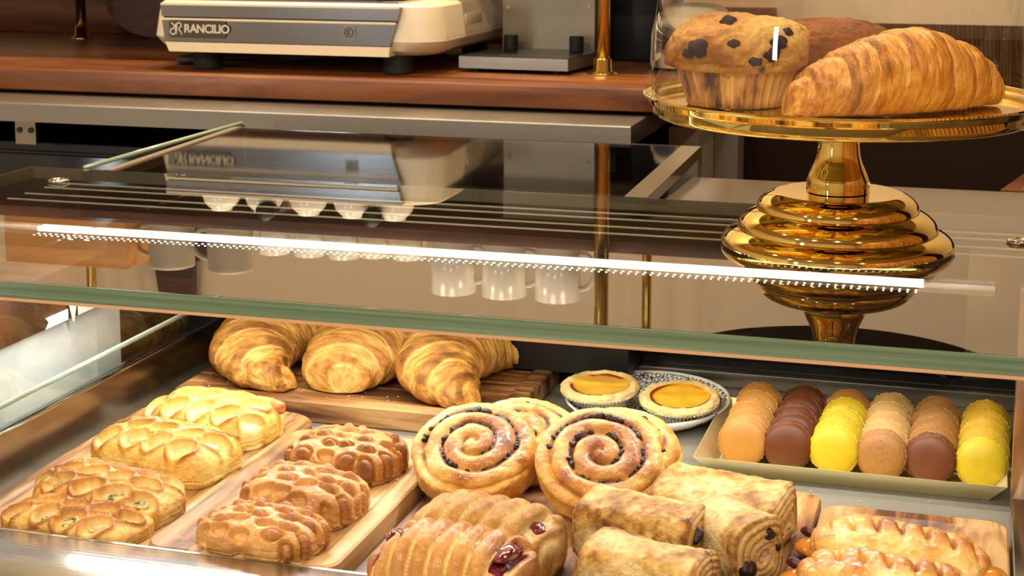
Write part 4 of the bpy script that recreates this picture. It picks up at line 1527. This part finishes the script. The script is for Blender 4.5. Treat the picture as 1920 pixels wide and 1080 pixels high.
def choc_roll(label, X_, Y_, rz, seed, L=0.052, b=0.036, H=0.044, bits=(), seam=1.15, zb=None, tilt=(0, 0)):
    me = roll_me('chocolate_roll', L, b, H, seed, seam)
    o = link('chocolate_roll', me, M['choc'])
    o.location = (X_, Y_, ZD if zb is None else zb)
    o.rotation_euler = (math.radians(tilt[0]), math.radians(tilt[1]), math.radians(rz))
    tag(o, label, 'pastry', 'chocolate rolls on the wide board')
    for i, (sx, y, zz, sz) in enumerate(bits):
        nugget('chocolate_stick', o, (sx * (L + 0.001), y, zz), (sz * .8, sz * 1.15, sz), i + seed, (0.3 * i, 0, 0.5 * i))
    return o


choc_roll('broad chocolate roll at the back, resting against the raisin swirl', -0.168, 1.116, -10, 301, 0.047, 0.036, 0.043, seam=0.9)
choc_roll('chocolate roll lying between the back and front ones, dark chocolate at both ends', -0.216, 1.058, -11, 311, 0.043, 0.025, 0.044,
          bits=((-1, -0.004, 0.034, 0.0046), (1, -0.010, 0.031, 0.0060), (-1, -0.014, 0.018, 0.0030), (1, 0.006, 0.018, 0.0040)), seam=0.7)
choc_roll('short chocolate roll turned sideways with a round layered end and chocolate sticks', -0.151, 1.058, -40, 321, 0.027, 0.022, 0.045,
          bits=((1, 0.006, 0.036, 0.0046), (1, -0.012, 0.016, 0.0066), (1, 0.014, 0.026, 0.0032)), seam=0.8)
choc_roll('lowest chocolate roll at the very front of the wide board', -0.199, 1.000, -12, 331, 0.041, 0.027, 0.037, bits=((-1, -0.008, 0.014, 0.004), (1, 0.0, 0.016, 0.0056)), seam=1.25)


# ---------------- glazed apple plaits
def braid_disp(seed, n=7):
    def f(u, v, s, x, y, z):
        n1 = fbm(x * 55, y * 55, z * 55, 5, seed, 0.6)
        n2 = fbm(x * 22, y * 22, z * 22, 3, seed + 8)
        ph = u * n / 2.0 + 0.55 * v + 0.14 * n2
        fr2 = ph - np.floor(ph)
        arch = np.sin(np.pi * fr2) ** 0.6
        crest = np.exp(-((v - 0.10) / 0.42) ** 2)
        d = 0.0038 * n1 + 0.0045 * n2 + crest * 0.0048 * (arch - 0.55)
        hole = (np.exp(-(fr2 / 0.11) ** 2) + np.exp(-((1 - fr2) / 0.11) ** 2)) * np.exp(-((v + 0.02) / 0.20) ** 2) * (1 - sm(0.75, 0.9, np.abs(u)))
        d = d - 0.0062 * hole
        bake = 0.22 + 0.22 * arch * crest + 0.62 * n1 + 0.25 * n2 + 0.35 * hole
        endm = sm(0.86, 0.98, np.abs(u))
        fill = np.maximum(np.clip(hole - 0.35, 0, 1) * 0.8, endm * 0.6)
        return d, np.clip(bake, 0, 1.1), fill
    return f


for (px, py, rz, labl, seed, a_) in ((1690, 1012, -7, 'glazed apple plait at the back of the sunken tray board', 401, 0.060), (1665, 1072, -7, 'glazed apple plait at the front of the sunken tray board', 409, 0.058)):
    me = pillow('apple_plait', a_, 0.030, 0.034, braid_disp(seed), n=190, k=3.6, eps=0.7, phimax=116, wob=0.004, wseed=seed)
    o = place('apple_plait', labl, 'pastry', 'apple plaits on the tray board', px, py, 0.918, ZE, rz, me, M['braid'])
    jam_blob(o, -a_ * 1.0, 0.010, (0.011, 0.013, 0.006), M['apricot'], 1)
    jam_blob(o, a_ * 1.0, 0.010, (0.010, 0.016, 0.007), M['apricot'], 2, -0.004)
    nugget('raisin', o, (-a_ * 1.12, 0.012, 0.016), (0.005, 0.0032, 0.0036), 2, (0, 0, -.4), plain('raisin_brown', (74, 32, 20), 0.35))


# ---------------- custard tarts on the crackle plate
pp = at(1215, 752, T + 0.012)
plate = thing('crackle_plate', 'white oval plate with black crackle pattern under the two custard tarts', 'plate', (pp[0], pp[1], T))
prof_in = [(0.0, 0.0055), (0.045, 0.0055), (0.060, 0.008), (0.0735, 0.0155)]
prof_rim = [(0.0735, 0.0156), (0.0755, 0.0172), (0.0775, 0.0165), (0.066, 0.006), (0.048, 0.0), (0.0, 0.0)]
link('well', lathe_me('well', [(r, z) for r, z in prof_in[::-1]], 72, caps=False), M['crackle'], plate)
link('rim', lathe_me('rim', prof_rim[::-1], 72, caps=False), M['white_ceramic'], plate)
plate.scale = (1.0, 1.12, 1)


def tart(label, px, py, z, seed, tilt, rz):
    p = at(px, py, z)
    t = thing('custard_tart', label, 'tart', (p[0], p[1], T + 0.0085), math.radians(rz), 'custard tarts on the crackle plate')
    t.rotation_euler = (math.radians(tilt[0]), math.radians(tilt[1]), math.radians(rz))
    t.scale = (1, 1, 0.74)
    foil = [(0.0, 0.0), (0.0245, 0.0), (0.0335, 0.020), (0.0375, 0.0225), (0.0372, 0.0232), (0.0325, 0.0212), (0.0238, 0.001), (0.0, 0.001)]

    def fl_(th, i, r, zz):
        amp = (0, .010, .012, .014, .014, .012, .010, 0)[i]
        return r * (1 + amp * np.sin(th * 60))
    link('foil_cup', lathe_me('foil_cup', foil, 480, fl_), M['foil'], t)
    n, m = 40, 160
    prof = [(0.0240, 0.0015), (0.033, 0.0205), (0.0362, 0.0240), (0.0368, 0.0275), (0.0350, 0.0310), (0.0320, 0.0325), (0.0290, 0.0315), (0.0262, 0.0285), (0.0245, 0.0270)]
    prof = catmull([(r, zz, 0) for r, zz in prof], n)
    th = np.linspace(0, 2 * math.pi, m, endpoint=False)
    Rr = prof[:, 0][:, None] * np.ones((1, m))
    Zz = prof[:, 1][:, None] * np.ones((1, m))
    TH = th[None, :] * np.ones((n, 1))
    nz = fbm(np.cos(TH) * 4, np.sin(TH) * 4, Zz * 300, 4, seed)
    nz2 = fbm(np.cos(TH) * 16, np.sin(TH) * 16, Zz * 700, 3, seed + 1)
    Rr = Rr * (1 + 0.05 * nz + 0.015 * nz2)
    Zz = Zz * (1 + 0.09 * nz) - 0.0015
    edge = sm(0.8, 1.0, np.linspace(0, 1, n))[:, None]
    bake = 0.16 + 0.2 * nz2 + 0.12 * nz + 0.55 * edge * sm(-0.2, 0.4, fbm(np.cos(TH) * 1.5, np.sin(TH) * 1.5, TH * 0, 2, seed + 4))
    P = np.stack([Rr * np.cos(TH), Rr * np.sin(TH), Zz], -1)
    link('crust', mesh_np('crust', P, grid_quads(n, m, wrap_m=True, flip=True), attrs={'bake': np.clip(bake, 0, 1), 'fill': np.zeros_like(bake)}), M['tart_crust'], t)
    n2_, m2 = 30, 96
    rr = np.linspace(0.0002, 0.0272, n2_)
    RR, TT = np.meshgrid(rr, np.linspace(0, 2 * math.pi, m2, endpoint=False), indexing='ij')
    q = RR / 0.0272
    rw = RR * (1 + 0.05 * q * fbm(np.cos(TT) * 2, np.sin(TT) * 2, TT * 0, 2, seed))
    zz = 0.0268 + 0.0025 * q ** 6 + 0.0008 * fbm(RR * np.cos(TT) * 80, RR * np.sin(TT) * 80, RR * 0, 3, seed)
    bk = 0.75 * sm(0.80, 1.0, q) * sm(-0.3, 0.3, fbm(np.cos(TT) * 1.5, np.sin(TT) * 1.5, TT * 0, 2, seed + 4)) + 0.0
    P = np.stack([rw * np.cos(TT), rw * np.sin(TT), zz], -1)
    link('custard', mesh_np('custard', P, grid_quads(n2_, m2, wrap_m=True, flip=True), ngons=[list(range(m2))], attrs={'bake': bk}), M['custard'], t)
    return t


tart('custard tart in a foil cup with a dark browned edge, nearest the croissants', 1126, 735, T + 0.022, 501, (4, -3), 25)
tart('custard tart in a foil cup, the one nearest the macaron tray', 1276, 756, T + 0.022, 511, (6, 3), -30)


# ---------------- macarons in the gold card tray
mt = thing('macaron_tray', 'shallow gold card tray holding six rows of macarons', 'tray', (-0.091, 1.36, T))
tx0, tx1, ty0, ty1 = -0.217 + .091, 0.0345 + .091, 1.272 - 1.36, 1.446 - 1.36
fx0, fx1, fy0, fy1 = tx0 + .014, tx1 - .014, ty0 + .013, ty1 - .013
hh = 0.0170
W4 = lambda x0, x1, y0, y1, z: [(x0, y0, z), (x1, y0, z), (x1, y1, z), (x0, y1, z)]
lo = [W4(fx0, fx1, fy0, fy1, 0.0002), W4(tx0, tx1, ty0, ty1, hh), W4(tx0 + .0008, tx1 - .0008, ty0 + .0008, ty1 - .0008, hh), W4(fx0 + .0008, fx1 - .0008, fy0 + .0008, fy1 - .0008, 0.0012)]
link('tray_card', loft_me('tray_card', lo), M['gold_card'], mt)

mac_sh = {}


def shell_me(kind, seed):
    n, m = 34, 96
    R = 0.0200
    prof = [(0.0001, 0.0098), (0.006, 0.0096), (0.012, 0.0086), (0.0165, 0.0068), (0.0190, 0.0046), (0.0194, 0.0034), (0.0184, 0.0029), (0.0200, 0.0022), (0.0205, 0.0010), (0.0196, 0.0), (0.0100, 0.0), (0.0001, 0.0)]
    pr = catmull([(r, z, 0) for r, z in prof], n)
    th = np.linspace(0, 2 * math.pi, m, endpoint=False)
    RR = pr[:, 0][:, None] * np.ones((1, m))
    ZZ = pr[:, 1][:, None] * np.ones((1, m))
    TH = th[None] * np.ones((n, 1))
    foot = (sm(0.0183, 0.0192, RR) * (1 - sm(0.0018, 0.0032, ZZ)))
    nz = fbm(np.cos(TH) * 14, np.sin(TH) * 14, ZZ * 900, 3, seed)
    RR = RR * (1 + foot * (0.02 + 0.09 * nz) + 0.006 * fbm(np.cos(TH) * 1.5, np.sin(TH) * 1.5, ZZ * 0, 2, seed + 3))
    P = np.stack([RR * np.cos(TH), RR * np.sin(TH), ZZ], -1)
    me = mesh_np('shell', P, grid_quads(n, m, wrap_m=True))
    me.materials.append(MAC[kind][0])
    return me


def filling_me(kind):
    me = lathe_me('filling', [(0.0, -0.0022), (0.0178, -0.0022), (0.0187, -0.001), (0.0187, 0.001), (0.0178, 0.0022), (0.0, 0.0022)][::1], 48)
    me.materials.append(MAC[kind][1])
    return me


for kd in MAC:
    mac_sh[kd] = (shell_me(kd, hash(kd) % 1000 if False else len(kd) * 7), filling_me(kd))
ORD = ['front macaron', 'second macaron', 'third macaron', 'fourth macaron', 'rearmost macaron']
rows = [
    ((1395, 819), ['caramel'] * 5, 'caramel', 'row by the open end of the gold tray'),
    ((1482, 824), ['chocolate'] * 5, 'dark brown', 'row between caramel and yellow macarons'),
    ((1568, 836), ['lemon'] * 4 + ['caramel'], 'bright yellow', 'row between dark brown and beige macarons'),
    ((1655, 846), ['coffee'] + ['vanilla'] * 4, 'beige', 'row between bright yellow and speckled macarons'),
    ((1746, 856), ['cocoa'] + ['coffee'] * 4, 'speckled brown', 'row between beige and golden macarons'),
    ((1842, 866), ['lemon'] + ['mango'] * 4, 'golden yellow', 'row beside the steel end post'),
]
CN = {'caramel': 'caramel', 'chocolate': 'dark brown', 'lemon': 'bright yellow', 'vanilla': 'pale beige', 'coffee': 'speckled brown', 'cocoa': 'plain cocoa brown', 'mango': 'golden yellow'}
rnd = random.Random(5)
for ri, ((px, py), kinds, cname, where) in enumerate(rows):
    p = at(px, py, T + 0.0225)
    for k, kd in enumerate(kinds):
        lean = 14 + 3.0 * k + rnd.uniform(-2, 2)
        y = 1.3105 + k * 0.0262 + rnd.uniform(-.0012, .0012)
        x = p[0] + rnd.uniform(-.0010, .0010) + k * 0.0004
        m_ = thing('macaron', '%s %s in the %s' % (CN[kd], ORD[k], where), 'macaron', (x, y, T + 0.0214), 0, 'macarons in the gold tray')
        m_.rotation_euler = (math.radians(90 - lean), 0, math.radians(rnd.uniform(-6, 6) - 2))
        for sgn in (1, -1):
            s_ = bpy.data.objects.new('shell', mac_sh[kd][0])
            COL.objects.link(s_)
            s_.parent = m_
            s_.location = (0, 0, 0.0021 * sgn)
            s_.rotation_euler = (0 if sgn > 0 else math.pi, 0, rnd.uniform(0, 6))
        f_ = bpy.data.objects.new('filling', mac_sh[kd][1])
        COL.objects.link(f_)
        f_.parent = m_

# ------------------------------------------------------------------ gold cake stand, dome and what is under it
SC = at(1568, 462, G)
SX, SY = float(SC[0]), float(SC[1])
SG = G + SLOPE * (SY + 0.0 - GY0) + 0.0006
stand = thing('cake_stand', 'polished gold cake stand with stepped round foot on the glass top', 'cake stand', (SX, SY, SG))
stand.rotation_euler = (math.atan(SLOPE), 0, 0)


def quarter(r0, r1, z0, z1, n=9):
    """convex step from (r0, z0) up and in to (r1, z1)"""
    A = math.radians(54)
    return [(r0 - (r0 - r1) * (1 - math.cos(A * k / n)) / (1 - math.cos(A)), z0 + (z1 - z0) * math.sin(A * k / n) / math.sin(A)) for k in range(n + 1)]


fp = [(0.0, 0.0), (0.089, 0.0), (0.0922, 0.0012)]
fp += quarter(0.0927, 0.0792, 0.0022, 0.0138)
fp += quarter(0.0797, 0.0640, 0.0140, 0.0295)
fp += quarter(0.0646, 0.0530, 0.0297, 0.0428)
fp += [(0.0515, 0.0434), (0.0500, 0.0435), (0.0, 0.0435)]
o = link('foot', lathe_me('foot', fp, 128), M['gold'], stand)
smooth_by_angle(o, 24)
stp = [(0.0, 0.0435), (0.0240, 0.0435), (0.0250, 0.0442), (0.0252, 0.0525), (0.0249, 0.0545), (0.0236, 0.0578), (0.0212, 0.0630), (0.0190, 0.0685), (0.0174, 0.0745), (0.0166, 0.0810), (0.0164, 0.0860), (0.0167, 0.0920), (0.0174, 0.0980), (0.0184, 0.1030), (0.0190, 0.1050), (0.0, 0.1050)]
o = link('stem', lathe_me('stem', stp, 96), M['gold'], stand)
smooth_by_angle(o, 24)
plp = [(0.0, 0.1045), (0.1420, 0.1045), (0.1462, 0.1052), (0.1486, 0.1072), (0.1492, 0.1100), (0.1492, 0.1158), (0.1500, 0.1178), (0.1530, 0.1196), (0.1560, 0.1206), (0.1574, 0.1217), (0.1571, 0.1231), (0.1556, 0.1232), (0.1538, 0.1210), (0.1524, 0.1165), (0.1512, 0.1150), (0.0, 0.1150)]
o = link('plate', lathe_me('plate', plp, 160), M['gold'], stand)
smooth_by_angle(o, 40)
FZ = SG + 0.1154
dome = thing('glass_dome', 'clear glass dome covering the muffin and croissant on the gold stand', 'dome', (SX, SY, FZ))
prf = [(0.1462, 0.0), (0.1463, 0.03), (0.1450, 0.06), (0.1415, 0.085), (0.1350, 0.107), (0.1240, 0.127), (0.1070, 0.144), (0.0830, 0.157), (0.0500, 0.166), (0.014, 0.169), (0.012, 0.176), (0.018, 0.186), (0.018, 0.194), (0.010, 0.202), (0.0, 0.203)]
inn = [(max(r - 0.0028, 0.0), z - (0.0028 if i > 2 else 0)) for i, (r, z) in enumerate(prf[:10])] + [(0.0, 0.1662)]
prf = [(r * 1.028 if r > .02 else r, z) for r, z in prf]
inn = [(r * 1.028, z) for r, z in inn]
co = catmull([(r, z, 0) for r, z in prf], 70)
ci = catmull([(r, z, 0) for r, z in inn], 50)
pr = [(max(r, 0), z) for r, z, _ in co[::-1]] + [(max(r, 0), max(z, 0)) for r, z, _ in ci]
link('glass_shell', lathe_me('glass_shell', pr[::-1], 128), M['dome'], dome)

# muffin
mp = atY(1372, 150, SY - 0.045)
muf = thing('blueberry_muffin', 'domed blueberry muffin in a fluted paper case under the glass dome', 'muffin', (float(mp[0]) + 0.001, SY - 0.030, FZ + 0.0004))


def flute(th, i, r, z):
    a = 0.032 if 0 < i < 9 else 0
    return r * (1 + a * np.cos(th * 34))


cp_ = [(0.0, 0.0)] + [(0.0370 + 0.0115 * k / 7, 0.039 * k / 7) for k in range(8)] + [(0.0, 0.039)]
link('paper_case', lathe_me('paper_case', cp_, 408, flute), M['muffin_paper'], muf)


def muffin_disp(seed):
    def f(u, v, s, x, y, z):
        n1 = fbm(x * 38, y * 38, z * 38, 4, seed)
        n2 = fbm(x * 150, y * 150, z * 150, 3, seed + 1)
        crack = sm(0.25, 0.5, fbm(x * 30 + 3, y * 30, z * 30, 3, seed + 5)) * sm(-0.2, 0.5, u)
        d = 0.0075 * n1 + 0.0022 * n2 - 0.004 * crack
        bake = 0.46 + 0.3 * n1 + 0.16 * n2 - 0.34 * crack - 0.42 * sm(-0.15, 0.6, u + 0.5 * n1) + 0.15 * sm(0.5, 0.8, s)
        spot = sm(0.36, 0.46, fbm(x * 33 - 5, y * 33, z * 33, 2, seed + 8))
        return d, np.clip(bake, 0, 1), spot * 0.85
    return f


me = pillow('muffin_top', 0.0555, 0.0555, 0.041, muffin_disp(601), n=190, k=2.0, eps=0.75, phimax=128)
mtp = link('muffin_top', me, M['muffin'], muf)
mtp.location = (0, 0, 0.0285)
co = np.empty(len(me.vertices) * 3, dtype=np.float32)
me.vertices.foreach_get('co', co)
co = co.reshape(-1, 3)
for i, (an, zt, sz) in enumerate(((-112, 0.019, 0.0078), (-125, 0.014, 0.0048), (-84, 0.0235, 0.0042), (-46, 0.024, 0.0060), (-52, 0.015, 0.0062), (-100, 0.037, 0.0060), (-30, 0.030, 0.0050), (-66, 0.010, 0.0042))):
    t_ = math.radians(an)
    dd = np.abs((np.arctan2(co[:, 1], co[:, 0]) - t_ + math.pi) % (2 * math.pi) - math.pi) * 0.05 + np.abs(co[:, 2] - zt)
    p_ = co[np.argmin(dd)]
    nugget('blueberry', mtp, (float(p_[0]) * .97, float(p_[1]) * .97, float(p_[2])), (sz, sz * .75, sz * .9), i, (0, 0, t_ + 1.57), M['blueberry'])
# bran muffin behind
bp_ = atY(1556, 130, SY + 0.065)
bran = thing('bran_muffin', 'dark brown crumbly muffin behind the blueberry muffin under the dome', 'muffin', (float(bp_[0]), SY + 0.062, FZ + 0.0004))
link('paper_case', lathe_me('paper_case', [(0.0, 0.0)] + [(0.034 + 0.009 * k / 7, 0.034 * k / 7) for k in range(8)] + [(0.0, 0.034)], 408, flute), M['bran'], bran)
bt = link('muffin_top', pillow('muffin_top', 0.050, 0.050, 0.036, lambda u, v, s, x, y, z: (0.003 * fbm(x * 60, y * 60, z * 60, 4, 9) + 0.0015 * fbm(x * 220, y * 220, z * 220, 3, 3), np.clip(0.4 + 0.4 * fbm(x * 90, y * 90, z * 90, 4, 4), 0, 1), np.zeros_like(u)), n=150, k=2.0, eps=0.7, phimax=125), M['bran'], bran)
bt.location = (0, 0, 0.026)
# croissant under the dome
q0, q1, q2, q3 = atY(1470, 205, SY - 0.105), atY(1600, 205, SY - 0.075), atY(1745, 205, SY - 0.03), atY(1862, 205, SY + 0.03)
croissant('large golden croissant lying on the gold cake stand under the dome', [(float(q[0]), float(q[1])) for q in (q0, q1, q2, q3)], 0.0352, FZ + 0.0004, 91, nlay=4.6, group=None, tip0=0.30, tip1=0.34, zscale=0.95, brown=-0.04, cat='croissant', mat='croissant_gold')

# ------------------------------------------------------------------ loose crumbs
rnd = random.Random(77)
bm = bmesh.new()
for k in range(150):
    if rnd.random() < 0.5:
        x, y, z = rnd.uniform(-0.53, -0.42), rnd.uniform(0.97, 1.21), T + 0.0236
    elif rnd.random() < 0.6:
        x, y, z = rnd.uniform(-0.71, -0.41), rnd.uniform(1.32, 1.36), T + 0.0175
    else:
        x, y, z = rnd.uniform(-0.40, 0.02), rnd.uniform(1.228, 1.285), T + 0.0006
    g_ = bmesh.ops.create_icosphere(bm, subdivisions=1, radius=rnd.uniform(0.0004, 0.0011))
    for v in g_['verts']:
        v.co = Vector((v.co.x * rnd.uniform(.8, 1.5) + x, v.co.y * rnd.uniform(.8, 1.4) + y, v.co.z * 0.5 + z + 0.0003))
me = bpy.data.meshes.new('pastry_crumbs')
bm.to_mesh(me)
bm.free()
tag(link('pastry_crumbs', me, M['choc']), 'loose golden pastry crumbs scattered over boards and steel deck', 'crumbs', kind='stuff')
